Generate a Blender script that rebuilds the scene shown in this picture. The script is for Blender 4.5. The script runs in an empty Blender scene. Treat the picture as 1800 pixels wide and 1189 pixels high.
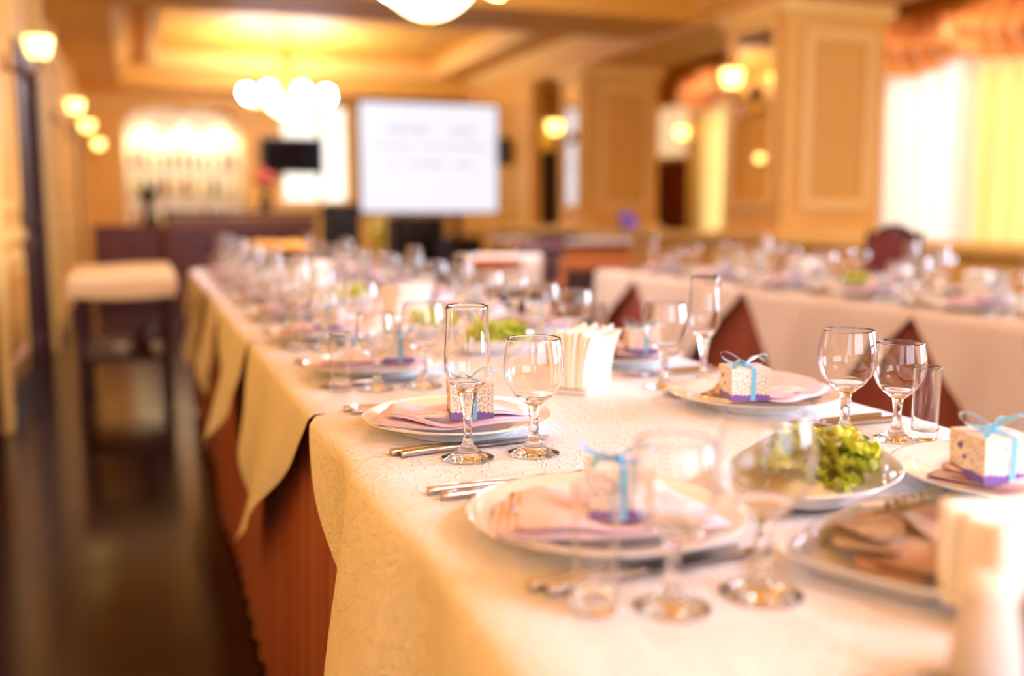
import bpy, math, random
from mathutils import Vector, Matrix
PI = math.pi
rnd = random.Random(7)
scene = bpy.context.scene
COL = scene.collection

# ------------------------------------------------------------------ camera, world, light, exposure
cam_d = bpy.data.cameras.new('camera')
cam = bpy.data.objects.new('camera', cam_d); COL.objects.link(cam)
cam_d.sensor_width = 36.0; cam_d.lens = 35.0
cam_d.clip_start = 0.02; cam_d.clip_end = 100
cam.location = (0, 0, 1.055)
cam.rotation_euler = (math.radians(90 - 7.31), 0, math.radians(-20.367))
cam_d.dof.use_dof = True
cam_d.dof.focus_distance = 1.235
cam_d.dof.aperture_fstop = 1.55
scene.camera = cam

scene.view_settings.view_transform = 'Standard'
scene.view_settings.look = 'None'
scene.view_settings.gamma = 1
scene.view_settings.use_curve_mapping = False
scene.view_settings.exposure = 0.22
cy = scene.cycles
cy.use_denoising = True
cy.max_bounces = 14; cy.diffuse_bounces = 4; cy.glossy_bounces = 5
cy.transmission_bounces = 12; cy.transparent_max_bounces = 24
cy.sample_clamp_indirect = 6.0
cy.caustics_reflective = False; cy.caustics_refractive = True
cy.blur_glossy = 0.5

world = bpy.data.worlds.new('daylight'); scene.world = world
world.use_nodes = True
bg = world.node_tree.nodes['Background']
bg.inputs[0].default_value = (1.0, 0.94, 0.80, 1); bg.inputs[1].default_value = 1.7

def window_daylight(y, z, w, h, power):
    """daylight entering through one window of the right wall"""
    l = bpy.data.lights.new('window_daylight', 'AREA'); l.shape = 'RECTANGLE'
    l.size = h; l.size_y = w; l.energy = power; l.color = (0.64, 0.77, 1.0)
    o = bpy.data.objects.new('window_daylight', l); COL.objects.link(o)
    o.location = (7.55, y, z); o.rotation_euler = (0, math.radians(90), 0)
    return o
WIN = [(-3.0, -0.2), (1.0, 4.2), (5.0, 8.35), (9.3, 11.85)]     # window openings along the right wall
WZ0, WZ1 = 0.55, 2.72
for (a, b), e in zip(WIN, (520, 580, 75, 60)):
    window_daylight((a + b) / 2, (WZ0 + WZ1) / 2, b - a, WZ1 - WZ0, e)

l = bpy.data.lights.new('window_daylight', 'AREA'); l.shape = 'RECTANGLE'; l.size = 3.2; l.size_y = 1.7; l.energy = 90; l.color = (0.64, 0.77, 1.0)  # added fill from behind the camera, shining through an invented front window
o = bpy.data.objects.new('window_daylight', l); COL.objects.link(o); o.location = (1.3, -3.9, 1.75); o.rotation_euler = (math.radians(90), 0, 0)

l = bpy.data.lights.new('window_daylight', 'AREA'); l.shape = 'RECTANGLE'; l.size = 1.6; l.size_y = 1.9; l.energy = 95; l.color = (0.54, 0.70, 1.0)  # second added fill, low on the left wall side, cools the warm bounce
o = bpy.data.objects.new('window_daylight', l); COL.objects.link(o); o.location = (-1.0, -1.65, 1.65); o.rotation_euler = (0, math.radians(-90), 0)

# ------------------------------------------------------------------ materials
def lin(r, g, b):
    f = lambda c: (c / 255 / 12.92) if c / 255 <= 0.04045 else ((c / 255 + 0.055) / 1.055) ** 2.4
    return (f(r), f(g), f(b), 1)

def new_mat(name):
    m = bpy.data.materials.new(name); m.use_nodes = True
    nt = m.node_tree
    return m, nt, nt.nodes['Principled BSDF']

def mat(name, rgb, rough=0.5, metal=0.0, spec=0.5, var=0.0, vscale=8.0, bump=0.0, bscale=60.0, bdist=0.002, sheen=0.0, coat=0.0, trans=0.0):
    m, nt, p = new_mat(name)
    p.inputs['Base Color'].default_value = rgb
    p.inputs['Roughness'].default_value = rough
    p.inputs['Metallic'].default_value = metal
    p.inputs['Specular IOR Level'].default_value = spec
    if sheen: p.inputs['Sheen Weight'].default_value = sheen
    if coat: p.inputs['Coat Weight'].default_value = coat
    tc = nt.nodes.new('ShaderNodeTexCoord')
    if var:
        n = nt.nodes.new('ShaderNodeTexNoise'); n.inputs['Scale'].default_value = vscale; n.inputs['Detail'].default_value = 5
        nt.links.new(tc.outputs['Object'], n.inputs['Vector'])
        mx = nt.nodes.new('ShaderNodeMix'); mx.data_type = 'RGBA'
        mx.inputs['A'].default_value = tuple(c * (1 - var) for c in rgb[:3]) + (1,)
        mx.inputs['B'].default_value = tuple(min(1, c * (1 + var)) for c in rgb[:3]) + (1,)
        nt.links.new(n.outputs['Fac'], mx.inputs['Factor'])
        nt.links.new(mx.outputs['Result'], p.inputs['Base Color'])
    if bump:
        n = nt.nodes.new('ShaderNodeTexNoise'); n.inputs['Scale'].default_value = bscale; n.inputs['Detail'].default_value = 4
        nt.links.new(tc.outputs['Object'], n.inputs['Vector'])
        b = nt.nodes.new('ShaderNodeBump'); b.inputs['Strength'].default_value = bump; b.inputs['Distance'].default_value = bdist
        nt.links.new(n.outputs['Fac'], b.inputs['Height']); nt.links.new(b.outputs['Normal'], p.inputs['Normal'])
    return m

def emit_mat(name, rgb, strength, base=(0.9, 0.85, 0.7, 1)):
    m, nt, p = new_mat(name)
    p.inputs['Base Color'].default_value = base
    p.inputs['Roughness'].default_value = 0.3
    p.inputs['Emission Color'].default_value = rgb
    p.inputs['Emission Strength'].default_value = strength
    return m

def cloth_mat(name, rgb):
    """table linen with a raised curling vine pattern"""
    m, nt, p = new_mat(name)
    p.inputs['Base Color'].default_value = rgb
    p.inputs['Roughness'].default_value = 0.75
    p.inputs['Specular IOR Level'].default_value = 0.25
    p.inputs['Sheen Weight'].default_value = 0.15
    tc = nt.nodes.new('ShaderNodeTexCoord')
    n = nt.nodes.new('ShaderNodeTexNoise'); n.inputs['Scale'].default_value = 58; n.inputs['Detail'].default_value = 0.0; n.inputs['Distortion'].default_value = 1.3
    nt.links.new(tc.outputs['UV'], n.inputs['Vector'])
    a = nt.nodes.new('ShaderNodeMath'); a.operation = 'SUBTRACT'; a.inputs[1].default_value = 0.5
    b = nt.nodes.new('ShaderNodeMath'); b.operation = 'ABSOLUTE'
    r = nt.nodes.new('ShaderNodeMapRange'); r.inputs['From Min'].default_value = 0.015; r.inputs['From Max'].default_value = 0.075
    r.inputs['To Min'].default_value = 1; r.inputs['To Max'].default_value = 0
    nt.links.new(n.outputs['Fac'], a.inputs[0]); nt.links.new(a.outputs[0], b.inputs[0]); nt.links.new(b.outputs[0], r.inputs['Value'])
    n2 = nt.nodes.new('ShaderNodeTexNoise'); n2.inputs['Scale'].default_value = 7; n2.inputs['Detail'].default_value = 3
    nt.links.new(tc.outputs['UV'], n2.inputs['Vector'])
    ad = nt.nodes.new('ShaderNodeMath'); ad.operation = 'MULTIPLY_ADD'; ad.inputs[1].default_value = 1.5
    nt.links.new(n2.outputs['Fac'], ad.inputs[0]); nt.links.new(r.outputs['Result'], ad.inputs[2])
    bp = nt.nodes.new('ShaderNodeBump'); bp.inputs['Strength'].default_value = 0.7; bp.inputs['Distance'].default_value = 0.0022
    nt.links.new(ad.outputs[0], bp.inputs['Height']); nt.links.new(bp.outputs['Normal'], p.inputs['Normal'])
    return m

def glass_mat(name, tint=(1, 1, 1, 1)):
    m = bpy.data.materials.new(name); m.use_nodes = True
    nt = m.node_tree; nt.nodes.clear()
    o = nt.nodes.new('ShaderNodeOutputMaterial')
    g = nt.nodes.new('ShaderNodeBsdfGlass'); g.inputs['IOR'].default_value = 1.48; g.inputs['Roughness'].default_value = 0.0
    g.inputs['Color'].default_value = tint
    nt.links.new(g.outputs[0], o.inputs[0])
    return m

def thin_mat(name, tint=(1, 1, 1, 1), refl=0.12, rough=0.02, bump=0.0, milk=0.0, milk_col=(1, 1, 1, 1)):
    """thin clear sheet: see-through with a surface reflection (film, panes, far glass)"""
    m = bpy.data.materials.new(name); m.use_nodes = True
    nt = m.node_tree; nt.nodes.clear()
    o = nt.nodes.new('ShaderNodeOutputMaterial')
    t = nt.nodes.new('ShaderNodeBsdfTransparent'); t.inputs[0].default_value = tint
    g = nt.nodes.new('ShaderNodeBsdfGlossy'); g.inputs['Roughness'].default_value = rough
    lw = nt.nodes.new('ShaderNodeLayerWeight'); lw.inputs['Blend'].default_value = 0.35
    pw = nt.nodes.new('ShaderNodeMath'); pw.operation = 'MULTIPLY_ADD'; pw.inputs[1].default_value = 0.75; pw.inputs[2].default_value = refl * 0.4
    nt.links.new(lw.outputs['Fresnel'], pw.inputs[0])
    mx = nt.nodes.new('ShaderNodeMixShader')
    nt.links.new(pw.outputs[0], mx.inputs[0]); nt.links.new(t.outputs[0], mx.inputs[1]); nt.links.new(g.outputs[0], mx.inputs[2])
    last = mx
    if bump:
        tc = nt.nodes.new('ShaderNodeTexCoord'); n = nt.nodes.new('ShaderNodeTexNoise'); n.inputs['Scale'].default_value = 45; n.inputs['Detail'].default_value = 3
        n.inputs['Distortion'].default_value = 1.5
        nt.links.new(tc.outputs['Object'], n.inputs['Vector'])
        b = nt.nodes.new('ShaderNodeBump'); b.inputs['Strength'].default_value = bump; b.inputs['Distance'].default_value = 0.006
        nt.links.new(n.outputs['Fac'], b.inputs['Height']); nt.links.new(b.outputs['Normal'], g.inputs['Normal']); nt.links.new(b.outputs['Normal'], lw.inputs['Normal'])
    if milk:
        d = nt.nodes.new('ShaderNodeBsdfTranslucent'); d.inputs[0].default_value = milk_col
        d2 = nt.nodes.new('ShaderNodeBsdfDiffuse'); d2.inputs[0].default_value = milk_col
        ds = nt.nodes.new('ShaderNodeMixShader'); ds.inputs[0].default_value = 0.35
        nt.links.new(d.outputs[0], ds.inputs[1]); nt.links.new(d2.outputs[0], ds.inputs[2])
        m2 = nt.nodes.new('ShaderNodeMixShader'); m2.inputs[0].default_value = milk
        nt.links.new(mx.outputs[0], m2.inputs[1]); nt.links.new(ds.outputs[0], m2.inputs[2]); last = m2
    nt.links.new(last.outputs[0], o.inputs[0])
    return m

def sheer_mat(name, col, opac):
    m = bpy.data.materials.new(name); m.use_nodes = True
    nt = m.node_tree; nt.nodes.clear()
    o = nt.nodes.new('ShaderNodeOutputMaterial')
    t = nt.nodes.new('ShaderNodeBsdfTransparent')
    tr = nt.nodes.new('ShaderNodeBsdfTranslucent'); tr.inputs[0].default_value = col
    d = nt.nodes.new('ShaderNodeBsdfDiffuse'); d.inputs[0].default_value = col
    a = nt.nodes.new('ShaderNodeMixShader'); a.inputs[0].default_value = 0.35
    nt.links.new(tr.outputs[0], a.inputs[1]); nt.links.new(d.outputs[0], a.inputs[2])
    b = nt.nodes.new('ShaderNodeMixShader'); b.inputs[0].default_value = opac
    nt.links.new(t.outputs[0], b.inputs[1]); nt.links.new(a.outputs[0], b.inputs[2])
    nt.links.new(b.outputs[0], o.inputs[0])
    return m

def floor_mat(name):
    m, nt, p = new_mat(name)
    tc = nt.nodes.new('ShaderNodeTexCoord')
    br = nt.nodes.new('ShaderNodeTexBrick'); br.offset = 0.0
    br.inputs['Scale'].default_value = 1.0; br.inputs['Brick Width'].default_value = 0.6; br.inputs['Row Height'].default_value = 0.6
    br.inputs['Mortar Size'].default_value = 0.006
    br.inputs['Color1'].default_value = lin(44, 18, 9); br.inputs['Color2'].default_value = lin(36, 14, 8); br.inputs['Mortar'].default_value = lin(18, 8, 6)
    nt.links.new(tc.outputs['Object'], br.inputs['Vector']); nt.links.new(br.outputs['Color'], p.inputs['Base Color'])
    n = nt.nodes.new('ShaderNodeTexNoise'); n.inputs['Scale'].default_value = 3
    nt.links.new(tc.outputs['Object'], n.inputs['Vector'])
    r = nt.nodes.new('ShaderNodeMapRange'); r.inputs['To Min'].default_value = 0.12; r.inputs['To Max'].default_value = 0.24
    nt.links.new(n.outputs['Fac'], r.inputs['Value']); nt.links.new(r.outputs['Result'], p.inputs['Roughness'])
    p.inputs['Specular IOR Level'].default_value = 0.28
    return m

def wood_mat(name, c1, c2, rough=0.35, scale=6):
    m, nt, p = new_mat(name)
    tc = nt.nodes.new('ShaderNodeTexCoord')
    mp = nt.nodes.new('ShaderNodeMapping'); mp.inputs['Scale'].default_value = (6, 6, 0.7)
    n = nt.nodes.new('ShaderNodeTexNoise'); n.inputs['Scale'].default_value = scale; n.inputs['Detail'].default_value = 6; n.inputs['Distortion'].default_value = 0.6
    nt.links.new(tc.outputs['Object'], mp.inputs['Vector']); nt.links.new(mp.outputs[0], n.inputs['Vector'])
    mx = nt.nodes.new('ShaderNodeMix'); mx.data_type = 'RGBA'; mx.inputs['A'].default_value = c1; mx.inputs['B'].default_value = c2
    nt.links.new(n.outputs['Fac'], mx.inputs['Factor']); nt.links.new(mx.outputs['Result'], p.inputs['Base Color'])
    p.inputs['Roughness'].default_value = rough
    return m

M = {}
M['wall'] = mat('wall_paint', lin(226, 168, 72), 0.6, var=0.06, vscale=3, bump=0.1, bscale=120)
M['trim'] = mat('trim_paint', lin(238, 194, 104), 0.45)
M['ceil'] = mat('ceiling_paint', lin(222, 160, 56), 0.6)
M['panel'] = mat('panel_paint', lin(218, 160, 60), 0.6, var=0.05)
M['floor'] = floor_mat('dark_glossy_tile')
M['cloth'] = cloth_mat('cream_table_linen', lin(250, 245, 250))
M['cloth2'] = cloth_mat('beige_table_linen', lin(230, 210, 186))
M['ochre'] = mat('ochre_linen', lin(236, 202, 150), 0.8, bump=0.1, bscale=150)
M['skirt'] = mat('rust_skirt_fabric', lin(160, 78, 50), 0.7, var=0.12, vscale=14, sheen=0.2)
M['porc'] = mat('white_porcelain', lin(246, 244, 242), 0.12, coat=0.5, bump=0.15, bscale=90, bdist=0.001)
M['pink'] = mat('pink_napkin', lin(255, 222, 230), 0.8, var=0.03, bump=0.15, bscale=400, bdist=0.0005)
M['paper'] = mat('white_paper', lin(250, 246, 240), 0.7)
M['boxcard'] = mat('cream_card', lin(250, 236, 226), 0.6)
M['purple'] = mat('purple_print', lin(122, 92, 176), 0.5)
M['hline'] = mat('brown_line_print', lin(140, 112, 106), 0.6)
M['lav'] = mat('lavender_print', lin(176, 164, 214), 0.6)
M['ribbon'] = mat('blue_satin', lin(120, 196, 240), 0.28, sheen=0.3)
M['steel'] = mat('steel', lin(196, 186, 180), 0.16, metal=1.0)
M['glass'] = glass_mat('clear_glass')
M['film'] = thin_mat('plastic_film', refl=0.05, rough=0.06, bump=0.5)
M['pane'] = thin_mat('window_pane', refl=0.08)
M['shelfglass'] = thin_mat('frosted_shelf', refl=0.02, rough=0.6)
M['lettuce'] = mat('lettuce', lin(204, 228, 56), 0.4, var=0.45, vscale=40, bump=0.3, bscale=90, bdist=0.002)
M['lettuce2'] = mat('pale_lettuce', lin(222, 230, 110), 0.4, var=0.3, vscale=40, bump=0.3, bscale=90, bdist=0.002)
M['saladbits'] = mat('salad_cream', lin(236, 208, 160), 0.5, var=0.3, vscale=90)
M['ham'] = mat('ham', lin(255, 216, 198), 0.35, var=0.28, vscale=55)
M['ham2'] = mat('dark_ham', lin(252, 192, 174), 0.35, var=0.3, vscale=55)
M['cuke'] = mat('cucumber_flesh', lin(212, 226, 150), 0.35)
M['cukeskin'] = mat('cucumber_skin', lin(70, 112, 40), 0.4)
M['herb'] = mat('herb', lin(120, 112, 36), 0.5, var=0.3)
M['napw'] = mat('white_napkin', lin(252, 244, 230), 0.8, bump=0.1, bscale=200, bdist=0.0006)
M['plasticw'] = mat('white_plastic', lin(238, 232, 222), 0.35)
M['shaker'] = mat('grey_ceramic', lin(214, 204, 196), 0.35)
M['shaker2'] = mat('taupe_ceramic', lin(170, 156, 138), 0.35)
M['dwood'] = wood_mat('dark_wood', lin(70, 14, 3), lin(44, 8, 3), 0.5)
M['rwood'] = wood_mat('red_wood', lin(132, 42, 8), lin(96, 28, 5), 0.35)
M['owood'] = wood_mat('orange_wood', lin(186, 104, 38), lin(150, 78, 26), 0.35)
M['brass'] = mat('brass', lin(214, 154, 64), 0.28, metal=1.0)
M['bronze'] = mat('dark_bronze', lin(110, 64, 26), 0.4, metal=0.8)
M['black'] = mat('black_plastic', lin(22, 12, 16), 0.3)
M['blackm'] = mat('black_matt', lin(26, 16, 20), 0.7)
M['tvglass'] = mat('tv_glass', lin(14, 6, 12), 0.10, spec=0.15)
M['mirror'] = mat('mirror', (0.86, 0.84, 0.78, 1), 0.02, metal=1.0)
M['sheer'] = sheer_mat('sheer_white', lin(255, 240, 218), 0.97)
M['sheery'] = sheer_mat('sheer_yellow', lin(246, 216, 132), 1.0)
M['valance'] = mat('copper_satin', lin(232, 140, 70), 0.34, metal=0.1, var=0.4, vscale=5, sheen=0.5)
M['curtain'] = sheer_mat('gold_curtain', lin(236, 190, 84), 0.94)
M['maroon'] = mat('maroon_upholstery', lin(104, 26, 18), 0.7)
M['brownpad'] = mat('dark_brown_upholstery', lin(60, 24, 18), 0.6)
M['lampshade'] = emit_mat('lit_sconce_glass', (1.0, 0.70, 0.16, 1), 4.5)
M['globe'] = emit_mat('lit_chandelier_globe', (0.82, 0.80, 1.0, 1), 125)
M['bowl'] = emit_mat('lit_alabaster_bowl', (1.0, 0.78, 0.42, 1), 7)
M['spot'] = emit_mat('lit_spotlight', (1.0, 0.86, 0.6, 1), 60)
M['screen'] = emit_mat('lit_screen', (0.93, 0.91, 1.0, 1), 0.86, base=(0.08, 0.08, 0.09, 1))
M['screentext'] = emit_mat('screen_text', (0.72, 0.75, 0.90, 1), 0.55, base=(0.1, 0.1, 0.1, 1))
M['niche'] = mat('niche_paint', lin(252, 238, 204), 0.6)
M['red'] = mat('red_petal', lin(222, 48, 6), 0.5)
M['leafy'] = mat('yellow_green_leaf', lin(196, 196, 30), 0.4, var=0.2)
M['bottleg'] = mat('green_bottle', lin(96, 96, 20), 0.4, spec=0.4)
M['bottlea'] = mat('amber_bottle', lin(160, 92, 20), 0.4, spec=0.4)
M['bottlec'] = mat('pale_bottle', lin(220, 200, 130), 0.4, spec=0.4)
M['laptop'] = emit_mat('lit_violet_display', (0.22, 0.10, 0.5, 1), 0.6, base=(0.02, 0.01, 0.04, 1))
M['cake'] = mat('golden_pastry', lin(224, 164, 60), 0.5, var=0.2, vscale=30)
M['orangedish'] = mat('amber_glass_plate', lin(226, 168, 78), 0.25)

# ------------------------------------------------------------------ mesh helpers
class MB:
    def __init__(self): self.v = []; self.f = []; self.uv = None
    def add(self, vs, fs):
        k = len(self.v); self.v += [tuple(p) for p in vs]; self.f += [tuple(i + k for i in f) for f in fs]; return self
    def box(self, x0, x1, y0, y1, z0, z1):
        vs = [(x, y, z) for z in (z0, z1) for y in (y0, y1) for x in (x0, x1)]
        return self.add(vs, [(0, 2, 3, 1), (4, 5, 7, 6), (0, 1, 5, 4), (2, 6, 7, 3), (0, 4, 6, 2), (1, 3, 7, 5)])
    def bevbox(self, x0, x1, y0, y1, z0, z1, b):
        """box with chamfered edges"""
        cx, cy_, cz = (x0 + x1) / 2, (y0 + y1) / 2, (z0 + z1) / 2
        h = ((x1 - x0) / 2, (y1 - y0) / 2, (z1 - z0) / 2)
        vs = []; idx = {}
        for sx in (-1, 1):
            for sy in (-1, 1):
                for sz in (-1, 1):
                    for a in range(3):
                        p = [h[0] * sx, h[1] * sy, h[2] * sz]
                        for k, s in zip(range(3), (sx, sy, sz)):
                            if k != a: p[k] -= b * s
                        idx[(sx, sy, sz, a)] = len(vs); vs.append((cx + p[0], cy_ + p[1], cz + p[2]))
        fs = []
        for a in range(3):
            u, w = [(1, 2), (2, 0), (0, 1)][a]
            for s in (-1, 1):
                q = []
                for (su, sw) in ((-1, -1), (1, -1), (1, 1), (-1, 1)):
                    k = [0, 0, 0]; k[a] = s; k[u] = su; k[w] = sw; q.append(idx[(*k, a)])
                fs.append(tuple(q if s > 0 else q[::-1]))
        for a in range(3):
            u, w = [(1, 2), (2, 0), (0, 1)][a]
            for su in (-1, 1):
                for sw in (-1, 1):
                    q = []
                    for (s, ax) in ((-1, u), (1, u), (1, w), (-1, w)):
                        k = [0, 0, 0]; k[a] = s; k[u] = su; k[w] = sw; q.append(idx[(*k, ax)])
                    fs.append(tuple(q if su * sw > 0 else q[::-1]))
        for sx in (-1, 1):
            for sy in (-1, 1):
                for sz in (-1, 1):
                    q = [idx[(sx, sy, sz, a)] for a in range(3)]
                    fs.append(tuple(q if sx * sy * sz > 0 else q[::-1]))
        return self.add(vs, fs)
    def lathe(self, prof, n=32, c=(0, 0, 0), sx=1, sy=1):
        """profile of (r, z); r == 0 ends collapse to a point"""
        k = len(self.v); rings = []
        for r, z in prof:
            if r < 1e-6:
                rings.append([len(self.v)]); self.v.append((c[0], c[1], c[2] + z))
            else:
                rings.append(list(range(len(self.v), len(self.v) + n)))
                for i in range(n):
                    a = 2 * PI * i / n
                    self.v.append((c[0] + r * sx * math.cos(a), c[1] + r * sy * math.sin(a), c[2] + z))
        for A, B in zip(rings, rings[1:]):
            for i in range(n):
                j = (i + 1) % n
                if len(A) == 1 and len(B) == 1: continue
                if len(A) == 1: self.f.append((A[0], B[j], B[i]))
                elif len(B) == 1: self.f.append((A[i], A[j], B[0]))
                else: self.f.append((A[i], A[j], B[j], B[i]))
        return self
    def tube(self, pts, r, n=8, cap=True):
        pts = [Vector(p) for p in pts]; rs = r if isinstance(r, (list, tuple)) else [r] * len(pts)
        k = len(self.v); up = Vector((0, 0, 1))
        for i, p in enumerate(pts):
            d = (pts[min(i + 1, len(pts) - 1)] - pts[max(i - 1, 0)]).normalized()
            a = d.cross(up)
            if a.length < 1e-3: a = d.cross(Vector((1, 0, 0)))
            a.normalize(); b = a.cross(d).normalized()
            for j in range(n):
                t = 2 * PI * j / n; q = p + (a * math.cos(t) + b * math.sin(t)) * rs[i]; self.v.append(tuple(q))
        for i in range(len(pts) - 1):
            for j in range(n):
                self.f.append((k + i * n + j, k + i * n + (j + 1) % n, k + (i + 1) * n + (j + 1) % n, k + (i + 1) * n + j))
        if cap:
            self.f.append(tuple(k + j for j in range(n))[::-1]); e = k + (len(pts) - 1) * n
            self.f.append(tuple(e + j for j in range(n)))
        return self
    def grid(self, fn, nu, nv):
        k = len(self.v)
        for i in range(nu + 1):
            for j in range(nv + 1): self.v.append(tuple(fn(i / nu, j / nv)))
        for i in range(nu):
            for j in range(nv):
                a = k + i * (nv + 1) + j; self.f.append((a, a + nv + 1, a + nv + 2, a + 1))
        return self
    def prism(self, poly, z0, z1):
        n = len(poly); vs = [(x, y, z0) for x, y in poly] + [(x, y, z1) for x, y in poly]
        fs = [tuple(range(n))[::-1], tuple(range(n, 2 * n))] + [(i, (i + 1) % n, n + (i + 1) % n, n + i) for i in range(n)]
        return self.add(vs, fs)
    def strip(self, pts, w):
        """ribbon along pts, w = half width vector(s)"""
        k = len(self.v); ws = w if isinstance(w, list) else [w] * len(pts)
        for p, q in zip(pts, ws):
            p = Vector(p); q = Vector(q); self.v += [tuple(p - q), tuple(p + q)]
        for i in range(len(pts) - 1): self.f.append((k + 2 * i, k + 2 * i + 1, k + 2 * i + 3, k + 2 * i + 2))
        return self
    def xf(self, mtx):
        self.v = [tuple(mtx @ Vector(p)) for p in self.v]; return self
    def move(self, x, y, z): self.v = [(a + x, b + y, c + z) for a, b, c in self.v]; return self
    def mesh(self, name, material, smooth=True, sharp=None):
        me = bpy.data.meshes.new(name); me.from_pydata(self.v, [], self.f); me.update()
        me.materials.append(material)
        if smooth:
            for p in me.polygons: p.use_smooth = True
            if sharp is not None: me.set_sharp_from_angle(angle=math.radians(sharp))
        return me

def crom(pts, k=4):
    """Catmull-Rom through profile points"""
    out = []
    for i in range(len(pts) - 1):
        p0 = pts[max(i - 1, 0)]; p1 = pts[i]; p2 = pts[i + 1]; p3 = pts[min(i + 2, len(pts) - 1)]
        for s in range(k):
            t = s / k
            out.append(tuple(0.5 * (2 * b + (c - a) * t + (2 * a - 5 * b + 4 * c - d) * t * t + (3 * b - a - 3 * c + d) * t ** 3) for a, b, c, d in zip(p0, p1, p2, p3)))
    out.append(tuple(pts[-1])); return [(max(0.0, q[0]),) + tuple(q[1:]) for q in out] if len(pts[0]) == 2 else out

def obj(name, me, parent=None, loc=(0, 0, 0), rot=(0, 0, 0)):
    o = bpy.data.objects.new(name, me); COL.objects.link(o); o.location = loc; o.rotation_euler = rot
    if parent: o.parent = parent
    return o
def tag(o, label, cat, group=None):
    o['label'] = label; o['category'] = cat
    if group: o['group'] = group
    return o
def thing(name, label, cat, loc=(0, 0, 0), rotz=0.0, group=None):
    o = obj(name, None, None, loc, (0, 0, rotz)); return tag(o, label, cat, group)
def struct(name, me, parent=None, label=None):
    o = obj(name, me, parent)
    if parent is None: o['kind'] = 'structure'
    if label: o['label'] = label
    return o

class Proto:
    """a kind of thing: parts as (name, mesh, location, rotation, sub-parts)"""
    def __init__(self, name, cat, parts): self.name, self.cat, self.parts = name, cat, parts
    def spawn(self, label, loc, rotz=0.0, group=None, scale=1.0, skip=()):
        t = thing(self.name, label, self.cat, loc, rotz, group)
        if scale != 1.0: t.scale = (scale,) * 3
        for pt in self.parts:
            if pt[0] in skip: continue
            o = obj(pt[0], pt[1], t, pt[2] if len(pt) > 2 else (0, 0, 0), pt[3] if len(pt) > 3 else (0, 0, 0))
            for sp in (pt[4] if len(pt) > 4 else ()): obj(sp[0], sp[1], o, sp[2] if len(sp) > 2 else (0, 0, 0))
        return t
ORD = ['nearest', 'second', 'third', 'fourth', 'fifth', 'sixth', 'seventh', 'eighth', 'ninth', 'tenth', 'eleventh', 'twelfth']

# ------------------------------------------------------------------ room shell
X0, X1, Y0, Y1 = -0.67, 7.2, -3.6, 14.4          # inner faces of the hall
CZ = 3.05
def pierced(u0, u1, z0, z1, holes, put):
    us = sorted({u0, u1, *[h[0] for h in holes], *[h[1] for h in holes]}); zs = sorted({z0, z1, *[h[2] for h in holes], *[h[3] for h in holes]})
    for a, b in zip(us, us[1:]):
        for c, d in zip(zs, zs[1:]):
            um, zm = (a + b) / 2, (c + d) / 2
            if not any(h[0] < um < h[1] and h[2] < zm < h[3] for h in holes): put(a, b, c, d)

struct('floor', MB().box(X0 - .4, X1 + .4, Y0 - .2, Y1 + .6, -0.1, 0).mesh('floor', M['floor'], False))
# left wall with door recesses
DL = [(3.95, 5.05), (6.75, 8.0), (11.9, 13.0)]
m = MB(); pierced(Y0, Y1, 0, CZ, [(a, b, 0, 2.02) for a, b in DL] + [(-2.6, -.7, .85, 2.45)], lambda a, b, c, d: m.box(X0 - .2, X0, a, b, c, d))
m.box(X0 - .3, X0 - .2, 0, Y1, 0, CZ)
wl = struct('wall_left', m.mesh('wall_left', M['wall'], False))
# right wall with windows and a door
DR = (12.3, 13.5)
m = MB(); pierced(Y0, Y1, 0, CZ, [(a, b, WZ0, WZ1) for a, b in WIN] + [(DR[0], DR[1], 0, 1.76), (DR[0], DR[1], 1.82, 2.55)], lambda a, b, c, d: m.box(X1, X1 + .2, a, b, c, d))
wr = struct('wall_right', m.mesh('wall_right', M['wall'], False))
# back wall: bar niche, window, door
NX0, NX1, NZ0, NZ1 = -0.16, 1.40, 0.80, 2.44
WB = (1.90, 2.95, 1.16, 2.52)
DB = (5.62, 6.10)
m = MB(); pierced(X0 - .2, X1 + .2, 0, CZ, [(NX0, NX1, NZ0, NZ1), WB, (DB[0], DB[1], 0, 1.95), (DB[0], DB[1], 2.0, 2.45)], lambda a, b, c, d: m.box(a, b, Y1, Y1 + .2, c, d))
# rounded upper corners of the niche
for s, cx in ((1, NX0), (-1, NX1)):
    R = 0.36; poly = [(cx, NZ1)] + [(cx + s * (R - R * math.sin(t)), NZ1 - R + R * math.cos(t)) for t in [i * PI / 16 for i in range(9)]]
    n = len(poly); vs = [(x, Y1, z) for x, z in poly] + [(x, Y1 + .2, z) for x, z in poly]
    m.add(vs, [tuple(range(n)), tuple(range(n, 2 * n))[::-1]] + [(i, (i + 1) % n, n + (i + 1) % n, n + i) for i in range(n)])
wb = struct('wall_back', m.mesh('wall_back', M['wall'], False))
m = MB().box(NX0 - .05, NX1 + .05, Y1 + .5, Y1 + .55, NZ0 - .1, NZ1 + .1).box(NX0 - .05, NX1 + .05, Y1 + .2, Y1 + .5, NZ0 - .1, NZ0)
m.box(NX0 - .05, NX1 + .05, Y1 + .2, Y1 + .5, NZ1, NZ1 + .1).box(NX0 - .06, NX0, Y1 + .2, Y1 + .55, NZ0 - .1, NZ1 + .1).box(NX1, NX1 + .06, Y1 + .2, Y1 + .55, NZ0 - .1, NZ1 + .1)
struct('niche_back', m.mesh('niche_back', M['niche'], False), wb)
m = MB(); pierced(X0 - .2, X1 + .2, 0, CZ, [(-.3, 2.9, .9, 2.6)], lambda a, b, c, d: m.box(a, b, Y0 - .2, Y0, c, d))
struct('wall_front', m.mesh('wall_front', M['wall'], False))
w = obj('window_7', None); w['kind'] = 'structure'  # invented window in the left wall, unseen, lets the cool fill in
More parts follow.
